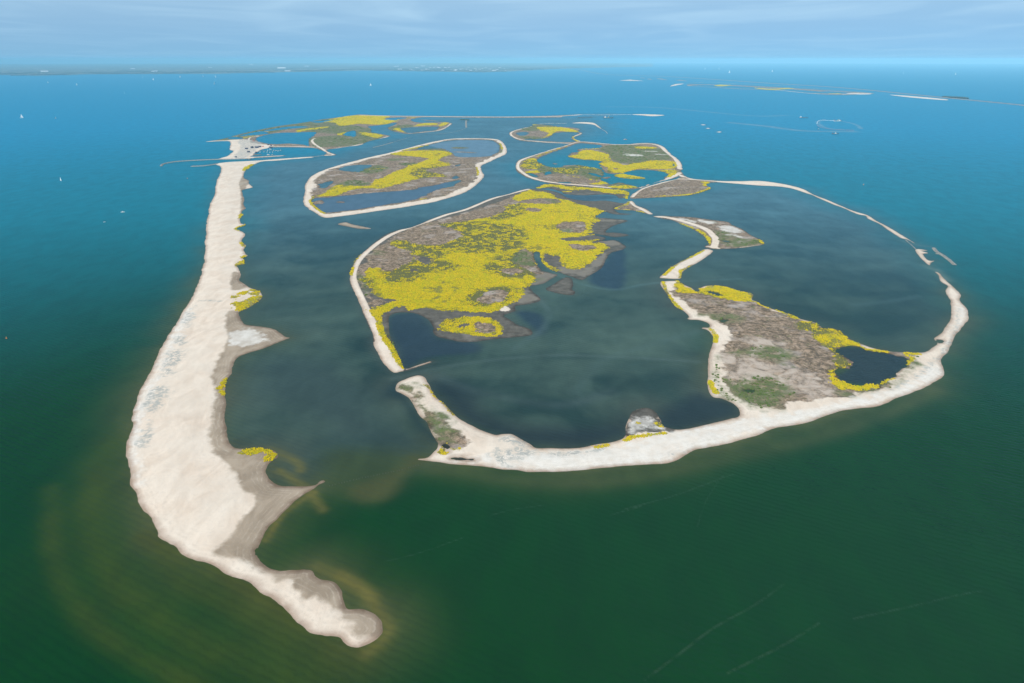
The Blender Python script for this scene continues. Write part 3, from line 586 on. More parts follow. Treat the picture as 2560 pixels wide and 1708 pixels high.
island('right_island', 'broad island with white outer beach, brown marsh, yellow flowers and a dark pond', 'island',
 'H 1555,425 1600,440 1640,490 1700,545 1750,590 1795,640 1775,680 1830,740 1860,800 1845,860 1800,920 1750,980 1710,1060 1680,1120 1650,1160 1615,1200 1620,1260 1645,1320 1630,1360 1560,1400 1460,1460 1350,1500 '
 'F 2273,396 2200,430 2100,460 1990,470 1880,485 1750,520 1650,550 1500,600 1380,620 1250,650 1130,700 1000,735 850,770 700,800 600,820 520,860 440,905 350,935 200,945 0,955 '
 'D 2100,965 1950,980 1780,1000 1650,1010 1500,1008 1400,1010 1300,990 1200,990 1100,970 950,955 800,945 650,925 490,903 570,885 640,820 660,770 640,740 600,680 560,590 500,540 460,470 420,400 350,350 305,320 320,260 390,225 470,200 520,205 550,225 565,260 610,330 640,380 710,430 760,490 830,560 920,610 1020,660 1130,695 1200,690 1280,690 1370,740 1440,780 1480,805 1600,805 1750,808 1880,800 2000,775 2150,750 2230,705 '
 'F 20,620 40,560 70,510 120,485 200,475 260,510 300,570 320,620 370,640 450,655 600,630 750,600 880,565 950,550 975,520 960,470 900,425 820,390 750,380 715,330 700,250 705,150 710,80 '
 'G 580,960 600,900 620,830 600,790 560,755 515,745 530,735 580,735 580,705 540,685 480,672 420,670 395,660 410,645 370,600 290,555 250,490 210,430 175,380 185,350 320,345 340,365 440,408 470,436 500,425 490,410 560,385 700,390 830,430 945,455 940,500 985,520 1020,550 1150,590 1270,630 1350,665 1480,700 1540,740 1650,750 1720,805 1800,850 1900,890 2000,920 2130,940 2320,945 '
 'H 1480,1140 1540,1100 1580,1060 1550,1020 1600,990 1660,910 1700,830 1700,740 1690,670 1650,610 1660,575 1670,550 1610,510 1590,460',
 None, [
 ('brown', 'G 290,400 450,430 560,440 700,440 940,500 1150,590 1350,665 1500,720 1640,750 1800,855 2000,925 2300,945 2340,965 2300,980 2230,1080 2110,1200 1990,1260 1900,1290 1700,1330 1500,1350 1300,1390 1150,1430 980,1420 870,1380 780,1290 710,1200 690,1120 690,1000 730,920 720,830 690,740 640,690 500,630 420,570 340,510'),
 ('mud', 'G 1300,740 1500,860 1600,960 1640,1080 1560,1120 1400,1080 1250,900 1200,780'),
 ('green', 'G 500,630 600,610 740,620 850,660 800,700 650,700'), ('green', 'G 710,1180 830,1190 960,1150 1150,1170 1270,1260 1250,1350 1150,1430 980,1420 870,1380 780,1290'), ('green', 'G 780,960 1000,900 1180,920 1260,990 1150,1030 1000,1000 850,980'),
 ('green', 'G 1660,1290 1800,1280 1960,1270 1850,1315 1720,1320'), ('green', 'G 2020,1205 2130,1165 2230,1050 2300,980 2340,970 2340,1030 2250,1140 2080,1220'), ('green', 'G 650,980 640,1150 700,1290 780,1350', 5),
 ('ash', 'G 820,840 950,800 1100,840 1280,870 1200,890 1010,890 980,990 960,980 960,900'), ('ash', 'G 690,960 780,980 950,1000 1100,1060 1400,1110 1550,1170 1600,1300 1450,1350 1280,1260 1150,1160 950,1150 820,1180 700,1150 690,1060'),
 ('pale', 'F 0,800 400,700 900,580 1500,500 1850,420 2200,330 H 1300,1430 1600,1200 1700,1000 1780,800 1760,600 1840,800 1800,900 1690,1100 1640,1200 1640,1340 1300,1510 F 1900,480 1300,630 800,770 500,860 300,930 0,950 D 1800,1000 1400,1000 1100,960 700,930 1000,880 1300,850 1700,840'),
 ('green', 'D 340,295 430,310 560,450 650,560 740,640 790,680 720,700 680,740 640,700 560,590 500,500 420,380'), ('brown', 'D 340,295 430,310 560,450 650,560 740,640 790,680 860,760 900,800 800,820 700,780 640,700 560,590 500,500 420,380'),
 ('grey', 'D 1080,860 1300,820 1700,850 2050,820 1700,880 1500,860 1250,950 1180,950'), ('grey', 'F 400,865 480,850', 4), ('grey', 'H 1150,1490 1400,1360 1620,1160 1720,980 1770,760', 3), ('grey', 'D 1200,740 1300,700 1450,790 1380,800 1250,780'),
 ('mud', 'F 20,700 60,540 120,490 200,480 270,520 300,580 340,640 400,660 100,690'), ('pale', 'F 60,580 180,560 290,600 300,640 180,640 80,680 50,650'), ('mud', 'F 160,590 220,600 240,660 170,650'),
 ('yellow', 'G 310,345 345,350 370,390 450,415 470,440 380,450 300,410 290,385'), ('yellow', 'G 490,410 600,385 740,395 860,435 945,455 940,500 985,520 850,520 730,510 640,490 550,455 480,440'),
 ('yellow', 'G 985,518 1040,553 1150,594 1260,632', 5), ('yellow', 'G 1240,622 1350,662 1300,662'),
 ('sparse', 'G 1280,700 1480,700 1530,760 1440,810 1340,770'), ('sparse', 'G 1560,900 1650,930 1760,1060 1640,1090 1620,980'), ('yellow', 'G 1300,710 1370,685 1480,705 1540,745 1640,750 1720,805 1650,790 1560,770 1640,800 1760,850 1850,880 1870,905 2000,930 2060,940 1900,925 1800,895 1640,915 1740,1010 1755,1055 1690,1080 1640,1090 1640,1160 1720,1190 1830,1195 1880,1215 1960,1225 1880,1265 1750,1265 1630,1220 1580,1150 1610,1080 1640,1070 1640,990 1600,940 1500,870 1440,810 1480,790 1340,760'),
 ('yellow', 'G 2060,940 1900,922 1850,905', 7), ('yellow', 'G 2230,957 2340,960', 6), ('yellow', 'G 2240,975 2285,992 2240,1045', 4), ('yellow', 'G 2130,1165 2070,1180 2020,1206', 3),
 ('yellow', 'G 195,355 215,420 270,510 340,585', 5), ('yellow', 'G 590,745 630,800 630,860', 4), ('yellow', 'G 590,1190 610,1250 640,1290', 4),
 ('yellow', 'D 560,280 620,350 720,450 790,530', 4), ('yellow', 'D 675,832 715,795 715,835'), ('yellow', 'D 780,815 820,818', 5), ('yellow', 'D 1970,800 2070,787', 4), ('yellow', 'F 10,745 60,722 200,705 350,687', 4), ('yellow', 'F 105,597 130,597', 4), ('yellow', 'F 270,605 300,622', 5)],
 pools=['H 690,1120 800,1100 880,1100 950,1130 1100,1145 1250,1170 1310,1190 1330,1210 1290,1260 1240,1330 1170,1380 1070,1425 1060,1440 1170,1475 1110,1485 1010,1440 900,1435 770,1410 700,1390 665,1350 680,1300 790,1265 780,1210 720,1160',
  'D 715,780 790,810 740,832 700,825', 'D 780,897 860,885 940,890 930,915 850,915', 'H 1580,1032 1625,1035 1590,1062', 'G 480,428 600,428 720,468 650,468 560,446', 'F 1030,330 1070,325 1050,342', 'G 670,678 730,676 690,686'],
 rough=2.0, cap=2.2, halo=1.2)
island('tapered_island', 'tapering island with curved sand ridge, salt patches and green point', 'island',
 'P -81,326 0,322 60,328 200,332 330,350 470,368 500,390 580,425 640,465 710,500 735,530 640,548 560,558 400,568 350,565 300,550 330,530 310,490 270,455 200,415 130,385 60,355 0,345 -30,338', 'brown', [
 ('sand', 'P -75,330 0,333 100,353 200,383 300,420 350,460 380,500 365,556', 18), ('sand', 'P 320,548 400,562', 10), ('yellow', 'P 60,362 170,397 270,443 325,490 325,530', 6),
 ('pale', 'P 250,352 370,372 330,385 270,372'), ('pale', 'P 400,400 500,400 580,445 450,440'), ('pale', 'P 120,345 220,370', 14), ('pale', 'P 480,465 560,480', 14), ('green', 'P 370,445 480,450 560,490 700,500 690,530 560,550 460,540'), ('yellow', 'P 700,505 725,530', 7), ('sand', 'P 725,535 640,546 560,556', 5)],
 pools=['P 430,508 485,510 470,518'], rough=2, cap=1.8, halo=.5)
island('triangular_islet', 'small three-cornered islet with sandy ridge, behind the central flower field', 'islet',
 'J 1245,1010 1300,985 1390,940 1430,935 1480,985 1570,1015 1640,1070 1590,1070 1500,1045 1400,1030 1260,1025', 'brown', [
 ('sand', 'J 1415,940 1470,990 1540,1025 1620,1068', 17), ('yellow', 'J 1390,945 1375,972 1300,992 1255,1012 1300,1025 1400,1032 1540,1052', 8)], rough=1.5, cap=1.2, halo=.4)
island('sand_causeway', 'short sandy causeway with yellow borders left of the brown marsh', 'island',
 'G 165,315 210,275 300,205 420,145 540,80 600,85 610,100 560,140 470,200 390,240 350,280 345,320 300,328 200,322', None, [
 ('yellow', 'G 205,298 260,242 340,188 450,133 530,92', 5), ('yellow', 'G 335,318 350,285 335,268 400,228 440,208', 5), ('grey', 'G 350,208 380,210', 4)], rough=1.5, cap=1.6, halo=.5)
island('channel_bank', 'narrow grey sandbank lying in the open channel', 'sandbank', 'C 1830,742 1895,725 1960,745 2110,778 2010,778 1930,765', None, [('wet', 'C 1820,720 1900,720 2120,790 1900,780')], rough=1.2, cap=1.0, halo=.3)
for i_, (s_, lb) in enumerate([('J 790,118 900,107 1000,112 1045,125 1110,180 1070,162 1020,134 900,121', 'curved white sandbank right of the small ringed island'),
        ('J 1420,28 1550,24 1770,34 1640,45 1530,36', 'white sandbank ending the straight far sand dam'),
        ('M 60,72 125,66 205,74', 'leftmost low sandbank before the far dam'),
        ('M 520,321 540,319 556,322 538,324', 'tiny sandbank, topmost of three in open water'), ('M 550,341 565,339 580,342 565,344', 'tiny sandbank, middle of three in open water'),
        ('M 610,362 628,359 646,362 628,365', 'tiny sandbank, lowest of three in open water'),
        ('M 1330,150 1360,143 1440,140 1490,147 1440,150 1370,149', 'bright sand spit below the right end of the far marsh'),
        ('M 1590,152 1700,158 1900,176 1900,182 1700,166', 'pale sand strip against the far dam, left of the wood'),
        ('M 350,104 380,92 430,89 380,100', 'small crescent sandbank left of the far marsh')]):
    island('sandbank', lb, 'sandbank', s_, None, [], rough=1.5, cap=1.2, halo=.8, smooth=False if i_ in (2, 3, 4, 5) else True)
island('far_marsh', 'distant shallow marsh of pale rings and ochre flats below the dam', 'island',
 ['M 450,100 470,93 700,97 1000,112 1250,128 1480,142 1480,147 1300,152 1150,145 950,127 700,117 500,104', 'M 180,58 195,55 210,58', 'M 220,64 235,61 250,66', 'M 275,62 300,60 338,69', 'M 385,70 410,68 450,75'], 'brown', [('sand', 'M 450,100 600,116 950,127 1150,145 1300,150', 25), ('sand', 'M 1330,149 1480,144', 60), ('sand', 'M 455,90 570,80 720,90', 30), 
 ('yellow', 'M 600,100 660,92 700,97 640,104'), ('yellow', 'M 830,112 940,118 1080,108 1090,112 940,124 850,118'), ('yellow', 'M 1180,138 1260,139 1320,147 1200,143')],
 pools=['M 480,99 600,97 900,113 1100,126 1300,143 1150,142 950,125 700,115 500,103', 'M 1250,132 1400,143 1350,146 1200,138'], islets=['M 830,112 940,118 1080,108 1090,112 940,124 850,118', 'M 600,100 660,92 700,97 640,104'],
 parts=[('M 455,88 570,80 720,90 880,96', 40), ('M 940,98 1080,104', 60), ('M 1100,112 1480,140', 40)], rough=8, cap=1.2, halo=.4)


# ------------------------------------------------------------------ plants: many small tufts
def tuft_field(name, label, cat, zone, mats, k_step, thin, hgt, cols):
    vs, fs, cs = [], [], []
    nbase = 0
    rng = np.random.default_rng(5 if zone == 'yellow' else 8)
    K = 5
    for Pn, z, eff, Z, _ in ISLES:
        m = (Z[zone] > -2) & (eff > .3)
        if zone == 'green': m &= (Z['sand'] < 1)
        if not m.any(): continue
        P = Pn[m]; zz = z[m]; zn = Z[zone][m]; ef = eff[m]
        r = np.hypot(P[:, 0], P[:, 1])
        area = (r * TH) * (r * (RR - 1))
        step = np.maximum(1.25, r * k_step)
        prob = area / step ** 2
        big = fbm(P[:, 0], P[:, 1], 75, 4, 77); mid = fbm(P[:, 0], P[:, 1] * .8, 17, 3, 57); fine = fbm(P[:, 0], P[:, 1], 6, 2, 87)
        dens = np.clip(thin(big, mid, fine, zn) - (zone == 'yellow') * np.clip((Z['sparse'][m] + 22) / 30, 0, 1) * (1.15 + 2.4 * np.clip(-fbm(P[:, 0], P[:, 1], 9, 3, 99) - mid * .8, -.3, 1)), .02, 2) * (np.clip((zn + big * 12 + mid * 8) / 14, 0, 1) if zone == 'green' else 1)
        cnt = rng.poisson(prob * dens)
        ii = np.repeat(np.arange(len(P)), cnt)
        if not len(ii): continue
        rr = r[ii]; n = len(ii)
        jx = rng.uniform(-.5, .5, n) * rr * TH * 1.1; jy = rng.uniform(-.5, .5, n) * rr * (RR - 1) * 1.1
        ux, uy = P[ii, 0] / rr, P[ii, 1] / rr
        cx_ = P[ii, 0] + uy * jx + ux * jy; cy_ = P[ii, 1] - ux * jx + uy * jy
        rad = step[ii] * rng.uniform(.42, .80, n); hh = hgt * rng.uniform(.6, 1.3, n) * np.clip(rad / 2, .8, 1.5)
        ph = rng.uniform(0, 6.28, n)
        verts = np.zeros((n, 2 * K + 1, 3)); 
        for k in range(K):
            a = ph + k * 2 * math.pi / K
            r1 = rad * rng.uniform(.8, 1.2, n); r2 = r1 * rng.uniform(.6, .9, n)
            verts[:, k] = np.stack([cx_ + r1 * np.cos(a), cy_ + r1 * np.sin(a), zz[ii] - .15], 1)
            verts[:, K + k] = np.stack([cx_ + r2 * np.cos(a), cy_ + r2 * np.sin(a), zz[ii] + hh * rng.uniform(.55, .9, n)], 1)
        verts[:, 2 * K] = np.stack([cx_, cy_, zz[ii] + hh], 1)
        f = []
        for k in range(K):
            k2 = (k + 1) % K
            f += [(k, k2, K + k2), (k, K + k2, K + k), (K + k, K + k2, 2 * K)]
        f = np.array(f)
        fs.append((f[None] + (nbase + np.arange(n) * (2 * K + 1))[:, None, None]).reshape(-1, 3))
        nbase += n * (2 * K + 1)
        vs.append(verts.reshape(-1, 3))
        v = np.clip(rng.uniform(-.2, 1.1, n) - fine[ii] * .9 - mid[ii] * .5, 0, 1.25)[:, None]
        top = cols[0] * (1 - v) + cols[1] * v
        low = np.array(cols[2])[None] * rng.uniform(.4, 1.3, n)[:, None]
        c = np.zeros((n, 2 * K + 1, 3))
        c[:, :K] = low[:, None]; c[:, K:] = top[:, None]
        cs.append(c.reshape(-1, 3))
    V = np.vstack(vs); F = np.vstack(fs)
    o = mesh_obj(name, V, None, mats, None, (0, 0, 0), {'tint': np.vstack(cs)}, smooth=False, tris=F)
    tag(o, label, cat, kind='stuff')
    print(name, len(V), len(F))
    return o
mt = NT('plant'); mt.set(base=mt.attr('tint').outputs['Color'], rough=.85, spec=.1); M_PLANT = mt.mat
tuft_field('yellow_flowers', 'carpet of bright yellow marsh flowers spread over the muddy islands', 'flowers', 'yellow', M_PLANT, .00115,
           lambda b, m, f, z: np.clip((f * .6 + m * .8 + .32 + b * .9 + np.clip(z - 2, -5, 12) * .030) * 3.4, .04, 1.35), 1.1,
           (np.array([[.57, .405, .001]]), np.array([[.40, .37, .004]]), (.15, .16, .006)))
tuft_field('green_scrub', 'low green scrub and reeds growing in patches on the islands', 'scrub', 'green', M_PLANT, .0030,
           lambda b, m, f, z: np.clip(-.12 + b * .8 + m * 1.7, 0, .35), 1.3,
           (np.array([[.075, .115, .022]]), np.array([[.13, .15, .05]]), (.07, .085, .025)))

# ------------------------------------------------------------------ water
def build_water():
    segs = [50.]
    r = 50.
    while r < 90000:
        k = 1.02 if r < 380 else (1.005 if r < 7500 else (1.012 if r < 20000 else 1.05))
        r *= k; segs.append(r)
    rr = np.array(segs)
    fine = np.arange(-.72, .7201, .0028)
    rest = np.linspace(.72, 2 * math.pi - .72, 60)[1:-1]
    tt = np.concatenate([fine, rest])
    RG, TG = np.meshgrid(rr, tt, indexing='ij')
    X = (RG * np.sin(TG)).ravel(); Y = (RG * np.cos(TG)).ravel()
    P = np.stack([X, Y], 1)
    n = len(P)
    g = lambda *a: np.array(a)[None, :]
    sm = lambda a, b, x: (lambda t: t * t * (3 - 2 * t))(np.clip((x - a) / (b - a), 0, 1))
    d = np.hypot(X, Y)
    # open lake: green nearby, sky reflection and haze painted into the colour farther out
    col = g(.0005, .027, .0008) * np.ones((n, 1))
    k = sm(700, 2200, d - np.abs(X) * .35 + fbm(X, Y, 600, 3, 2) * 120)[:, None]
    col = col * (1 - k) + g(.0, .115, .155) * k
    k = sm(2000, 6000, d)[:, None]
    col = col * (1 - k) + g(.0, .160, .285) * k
    # the sheltered lagoons: greyer
    lag = sdf_poly(poly(LAGOON), P, 420.)
    fw = np.clip(d * .055, 30, 330)
    kl = sm(-1, 1, (lag + fbm(X, Y, 200, 4, 91) * fw * .4) / fw)[:, None]
    warp = fbm(X, Y, 220, 3, 11) * 90; warp2 = fbm(X, Y, 160, 3, 29) * 90
    st = fbm(X + warp * 1.6, (Y + warp2 * 1.4) * 1.5, 230, 5, 12)
    st2 = fbm(X + warp2 * 1.5, Y * 1.3 + warp, 90, 4, 19)
    dark, lite = g(.012, .028, .023), g(.050, .078, .058)
    q = np.clip(.42 + st * .95 + st2 * .5, 0, 1)[:, None]
    lc = dark * (1 - q) + lite * q
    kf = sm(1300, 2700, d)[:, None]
    lc = lc * (1 - kf) + (g(.048, .108, .135) * (.85 + .3 * q)) * kf  # far lagoons: sky and haze blue painted in with distance
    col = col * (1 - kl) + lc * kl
    # sand and silt close to the beaches
    dist = np.full(n, -130.); wt = np.zeros(n)
    for pl, hw in COASTS:
        if hw <= 0: continue
        s = sdf_poly(pl, P, 130.)
        near = (.6 * np.exp(np.minimum(s, 0) / (9. * hw)) + .55 * np.exp(-(s / (34. * hw)) ** 2)) * min(.9, .5 + hw * .25)
        wt = np.maximum(wt, np.where(s > -129, near, 0))
    wt *= np.clip(1 + fbm(X, Y, 90, 4, 61) * .9, .1, 1.4)
    sed = g(.058, .064, .020)
    sed_l = g(.050, .055, .040)
    kk = np.clip(wt * .85, 0, .9)[:, None]
    sc_ = sed * (1 - kl) + sed_l * kl
    kd = sm(1100, 2400, d)[:, None]
    kk = kk * (1 - kd * .75)
    col = col * (1 - kk) + sc_ * kk
    # dark basins over black mud, silt patches, pools with sky reflection painted in
    for s, f, c in WPATCH:
        kk = sm(-f, f, sdf_poly(poly(s), P, 60. + f) + fbm(X, Y, 50, 4, 5) * f * .5)[:, None]
        col = col * (1 - kk * .85) + np.array(c)[None] * .55 * kk * .85
    for s, wd, a, c in WPLUME:
        dd = sdf_line(line(s), 0.01, P, wd * 2.2)
        kk = (np.exp(-(dd / wd) ** 2 * 1.6) * np.clip(1 + fbm(X + warp, Y, 60, 4, 23) * .8, .2, 1.5) * a)
        kk = np.where(dd <= -wd * 2.19, 0, kk)[:, None].clip(0, .9)
        col = col * (1 - kk) + np.array(c)[None] * kk
    foam = np.full(n, -30.)
    for s, wd in WFOAM: foam = np.maximum(foam, sdf_line(line(s), wd, P, 30.))
    V = np.stack([X, Y, np.zeros(n)], 1)
    V = np.vstack([V, [[0, 0, 0]]]); col = np.vstack([col, col[:1]]); foam = np.append(foam, -30.)
    a, b = np.meshgrid(np.arange(len(rr) - 1), np.arange(len(tt)), indexing='ij')
    a = a.ravel(); b = b.ravel(); b2 = (b + 1) % len(tt); W_ = len(tt)
    Q = np.stack([a * W_ + b, (a + 1) * W_ + b, (a + 1) * W_ + b2, a * W_ + b2], 1)[:, ::-1]
    j = np.arange(len(tt)); T3 = np.stack([j, (j + 1) % W_, np.full(W_, n)], 1)[:, ::-1]
    m = NT('water')
    wc = m.attr('body_and_sky').outputs['Color']
    cat_ = m.noise(35, 4, .6, .3, (1, 2, 1))
    wc = m.mix(1.0, wc, m.rng(cat_, .3, .7, .9, 1.1), 'MULTIPLY')
    fo = m.math('MULTIPLY', m.rng(m.attr('foam').outputs['Fac'], -1.2, .8), m.rng(m.noise(12, 5, .8, 1), .35, .6))
    wc = m.mix(m.math('MULTIPLY', fo, .04), wc, (.45, .5, .48))
    m.t.nodes.remove(m.b)
    df = m.t.nodes.new('ShaderNodeBsdfDiffuse'); gl = m.t.nodes.new('ShaderNodeBsdfGlossy'); fr = m.t.nodes.new('ShaderNodeFresnel'); ms = m.t.nodes.new('ShaderNodeMixShader')
    fr.inputs['IOR'].default_value = 1.33; gl.inputs['Roughness'].default_value = .18; gl.inputs['Color'].default_value = (.38, .82, 1, 1)
    m.link(wc, df.inputs['Color']); m.link(m.math('MULTIPLY', fr.outputs[0], .34), ms.inputs[0])
    m.link(df.outputs[0], ms.inputs[1]); m.link(gl.outputs[0], ms.inputs[2]); m.link(ms.outputs[0], m.out.inputs[0])
    wv = m.t.nodes.new('ShaderNodeTexWave')
    mp = m.t.nodes.new('ShaderNodeMapping'); mp.inputs['Rotation'].default_value = (0, 0, R(-62))
    m.link(m.geo.outputs['Position'], mp.inputs[0]); m.link(mp.outputs[0], wv.inputs['Vector'])
    wv.inputs['Scale'].default_value = .040; wv.inputs['Distortion'].default_value = 3.2; wv.inputs['Detail'].default_value = 3
    wv.inputs['Detail Scale'].default_value = 2.5
    h = m.math('ADD', m.math('MULTIPLY', wv.outputs['Fac'], 1.1), m.noise(11, 4, .6, 0, (1, .5, 1), .5))
    bn = m.t.nodes.new('ShaderNodeBump'); bn.inputs['Strength'].default_value = .30; bn.inputs['Distance'].default_value = 1.0; m.link(h, bn.inputs['Height'])
    for n_ in (df, gl, fr): m.link(bn.outputs[0], n_.inputs['Normal'])
    o = mesh_obj('water', V, Q, m.mat, None, (0, 0, 0), {'body_and_sky': col, 'foam': foam}, tris=T3)
    tag(o, 'open lake water, green in front and blue towards the horizon', 'water', kind='structure')
build_water()
# ------------------------------------------------------------------ things: boats, ships, houses, stonework
M_WHITE = plain('white_paint', (.80, .80, .78), .4)
M_NAVY = plain('navy_paint', (.035, .05, .09), .4)
M_RUST = plain('rust_red_paint', (.28, .05, .03), .6)
M_DARK = plain('dark_steel', (.05, .06, .07), .5)
M_SAIL = plain('sail_cloth', (.86, .86, .84), .8)
M_TEAK = plain('deck_wood', (.32, .22, .13), .7)
M_GLASS = plain('window_glass', (.03, .04, .05), .12)
M_ALU = plain('mast_metal', (.62, .63, .64), .35)
M_CLAD = plain('blue_grey_boards', (.075, .095, .15), .7)
M_ROOF = plain('dark_roof', (.05, .055, .075), .7)
M_ORANGE = plain('orange_paint', (.75, .20, .03), .5)
M_ROCK = plain('rubble_stone', (.20, .185, .165), .95, 0, .45, 3.)
M_POLE = plain('weathered_timber', (.07, .06, .045), .9)
M_YEL = plain('yellow_paint', (.7, .5, .04), .5)
M_REDP = plain('red_paint', (.55, .07, .05), .6)

class MB:
    def __init__(s): s.v, s.f = [], []
    def add(s, v, f):
        n = len(s.v); s.v += v; s.f += [tuple(i + n for i in q) for q in f]; return s
    def box(s, c, d, taper=1.0):
        x, y, z = (k / 2 for k in d)
        v = [(c[0] + a * x * (taper if e > 0 else 1), c[1] + b * y * (taper if e > 0 else 1), c[2] + e * z) for e in (-1, 1) for a, b in ((-1, -1), (1, -1), (1, 1), (-1, 1))]
        return s.add(v, [(0, 3, 2, 1), (4, 5, 6, 7), (0, 1, 5, 4), (1, 2, 6, 5), (2, 3, 7, 6), (3, 0, 4, 7)])
    def loft(s, rings, caps=True):
        m = len(rings[0]); v = [p for r_ in rings for p in r_]; f = []
        for k in range(len(rings) - 1):
            for j in range(m):
                j2 = (j + 1) % m
                f.append((k * m + j, k * m + j2, (k + 1) * m + j2, (k + 1) * m + j))
        if caps: f += [tuple(range(m))[::-1], tuple((len(rings) - 1) * m + j for j in range(m))]
        return s.add(v, f)
    def tube(s, a, b, r1, r2=None, n=8):
        a, b = Vector(a), Vector(b); r2 = r1 if r2 is None else r2
        q = (b - a).to_track_quat('Z', 'Y')
        rg = [[tuple(p + q @ Vector((r_ * math.cos(2 * math.pi * k / n), r_ * math.sin(2 * math.pi * k / n), 0))) for k in range(n)] for p, r_ in ((a, r1), (b, r2))]
        return s.loft(rg)
    def build(s, name, mat, parent=None, smooth=False):
        me = bpy.data.meshes.new(name); me.from_pydata(s.v, [], s.f); me.materials.append(mat)
        if smooth:
            for p in me.polygons: p.use_smooth = True
        o = bpy.data.objects.new(name, me); COL.objects.link(o)
        if parent: o.parent = parent
        return o
def empty(name, loc=(0, 0, 0), rz=0., sc=1.):
    o = bpy.data.objects.new(name, None); COL.objects.link(o)
    o.location = loc; o.rotation_euler = (0, 0, rz); o.scale = (sc,) * 3
    o.empty_display_size = 1
    return o
def copy_tree(o, parent=None):
    c = o.copy(); COL.objects.link(c); c.parent = parent
    for ch in [k for k in bpy.data.objects if k.parent == o]: copy_tree(ch, c)
    return c
def hull(L, B, D, fb):
    """boat hull along X, bow at +X; D draught under water, fb freeboard"""
    rg = []
    for t, wv, lift in ((-.5, .70, .0), (-.35, .92, 0), (-.05, 1, 0), (.22, .80, .05), (.40, .40, .12), (.5, .04, .22)):
        x = t * L; b = B / 2 * wv; top = fb * (1 + lift)
        rg.append([(x, -b, top), (x, -b * .85, 0), (x - .02 * L * (t > .3), 0, -D * (.6 if t > .3 else 1)), (x, b * .85, 0), (x, b, top)])
    return MB().loft(rg)
def sailboat(with_sails=True, name='sailing_boat'):
    r = empty(name)
    hull(11, 3.3, .9, 1.1).build('hull', M_WHITE, r)
    MB().box((-.6, 0, 1.14), (8.2, 2.3, .06)).build('deck', M_TEAK, r)
    c = MB().box((.6, 0, 1.45), (4.2, 1.9, .55), .86).build('cabin', M_WHITE, r)
    for k in (-1, 1): MB().box((.6, k * .93, 1.45), (2.8, .06, .2)).build('window', M_GLASS, c)
    MB().tube((1.2, 0, 1.1), (1.2, 0, 15), .14, .09).build('mast', M_ALU, r)
    MB().tube((1.1, 0, 2.6), (-3.8, 0, 2.5), .10).build('boom', M_ALU, r)
    if with_sails:
        def sail(p, n=6):
            (ax, az), (bx, bz), (cx2, cz) = p; m = MB(); v = []; f = []
            for i in range(n + 1):
                for j in range(n + 1):
                    a = i / n; b = j / n
                    x = (ax + (bx - ax) * a) * (1 - b) + cx2 * b; z = (az + (bz - az) * a) * (1 - b) + cz * b
                    v.append((x, .55 * math.sin(math.pi * a) * (1 - b) , z))
            for i in range(n):
                for j in range(n):
                    q = i * (n + 1) + j; f.append((q, q + n + 1, q + n + 2, q + 1))
            v2 = [(x, y + .03, z) for x, y, z in v]; m.add(v, f); m.add(v2, [q[::-1] for q in f]); return m
        sail(((-3.7, 2.7), (1.05, 2.8), (1.1, 14.6))).build('mainsail', M_SAIL, r)
        sail(((1.3, 2.0), (5.2, 1.5), (1.35, 12.8))).build('jib', M_SAIL, r)
    else:
        MB().tube((1.0, 0, 2.85), (-3.6, 0, 2.75), .26, .18).build('furled_sail', M_NAVY, r)
    return r
def motorboat(hm=None):
    r = empty('motor_boat')
    hull(12, 3.9, .8, 1.4).build('hull', hm or M_WHITE, r)
    MB().box((-.8, 0, 1.45), (9, 3.0, .06)).build('deck', M_TEAK, r)
    c = MB().box((-.6, 0, 2.3), (5.2, 2.8, 1.6), .85).build('cabin', M_WHITE, r)
    for p, q in (((-.6, 1.33, 2.4), (4.2, .08, .5)), ((-.6, -1.33, 2.4), (4.2, .08, .5)), ((1.85, 0, 2.4), (.10, 2.2, .5))): MB().box(p, q).build('window', M_GLASS, c)
    MB().tube((-1.8, 0, 3.1), (-1.8, 0, 5.0), .08).build('mast', M_ALU, r)
    return r
def place(o, tile, x, y, rz, sc, label, cat, group=None, z=0.):
    X, Y = at(tile, x, y)
    o.location = (X, Y, z); o.rotation_euler = (0, 0, rz); o.scale = (sc,) * 3
    return tag(o, label, cat, group)
sb = sailboat(True); SB = [('N', 90, 290, 2.3, 'largest white sail, alone on the open blue water far left'), ('N', 230, 292, 1.2, 'small sailing boat just right of the largest white sail, far left'),
  ('N', 515, 188, 1.9, 'low sailing boat halfway between the left islands and the far shore'), ('N', 318, 154, 2.6, 'sailing boat off the far shore, the farthest left but one'),
  ('N', 198, 145, 2.2, 'farthest left of the sailing boats off the far shore'), ('N', 887, 150, 4.2, 'bright tall sail below the middle of the far shore'), ('N', 590, 123, 4.2, 'sail under the far shore, left one of the close pair'),
  ('N', 635, 133, 3.2, 'sail under the far shore, right one of the close pair'), ('N', 745, 122, 3.6, 'lone small sail close under the middle of the left far shore'), ('N', 840, 120, 4.2, 'small sail near the far shore, up and left of the bright tall sail'),
  ('N', 892, 122, 4.6, 'small sail straight above the bright tall sail'), ('N', 1534, 156, 3.0, 'lone sail on the wide pale water beyond the long straight sand dam'),
  ('M', 548, 8, 6.5, 'leftmost sail beyond the far dam, close to the horizon'), ('M', 627, 10, 7.0, 'sail beyond the far dam, close left of the brighter one'), ('M', 686, 28, 6.0, 'brighter sail just beyond the middle of the far dam'),
  ('M', 928, 22, 5.5, 'faint sail beyond the far dam, right of the brighter one'), ('M', 1670, 33, 4.5, 'sail beyond the right part of the far dam, left of two'), ('M', 1963, 38, 4.5, 'sail beyond the right end of the far dam, above the small wood'),
  ('W', 140, 415, 1.0, 'white sailing boat on the left, level with the harbour moles')]
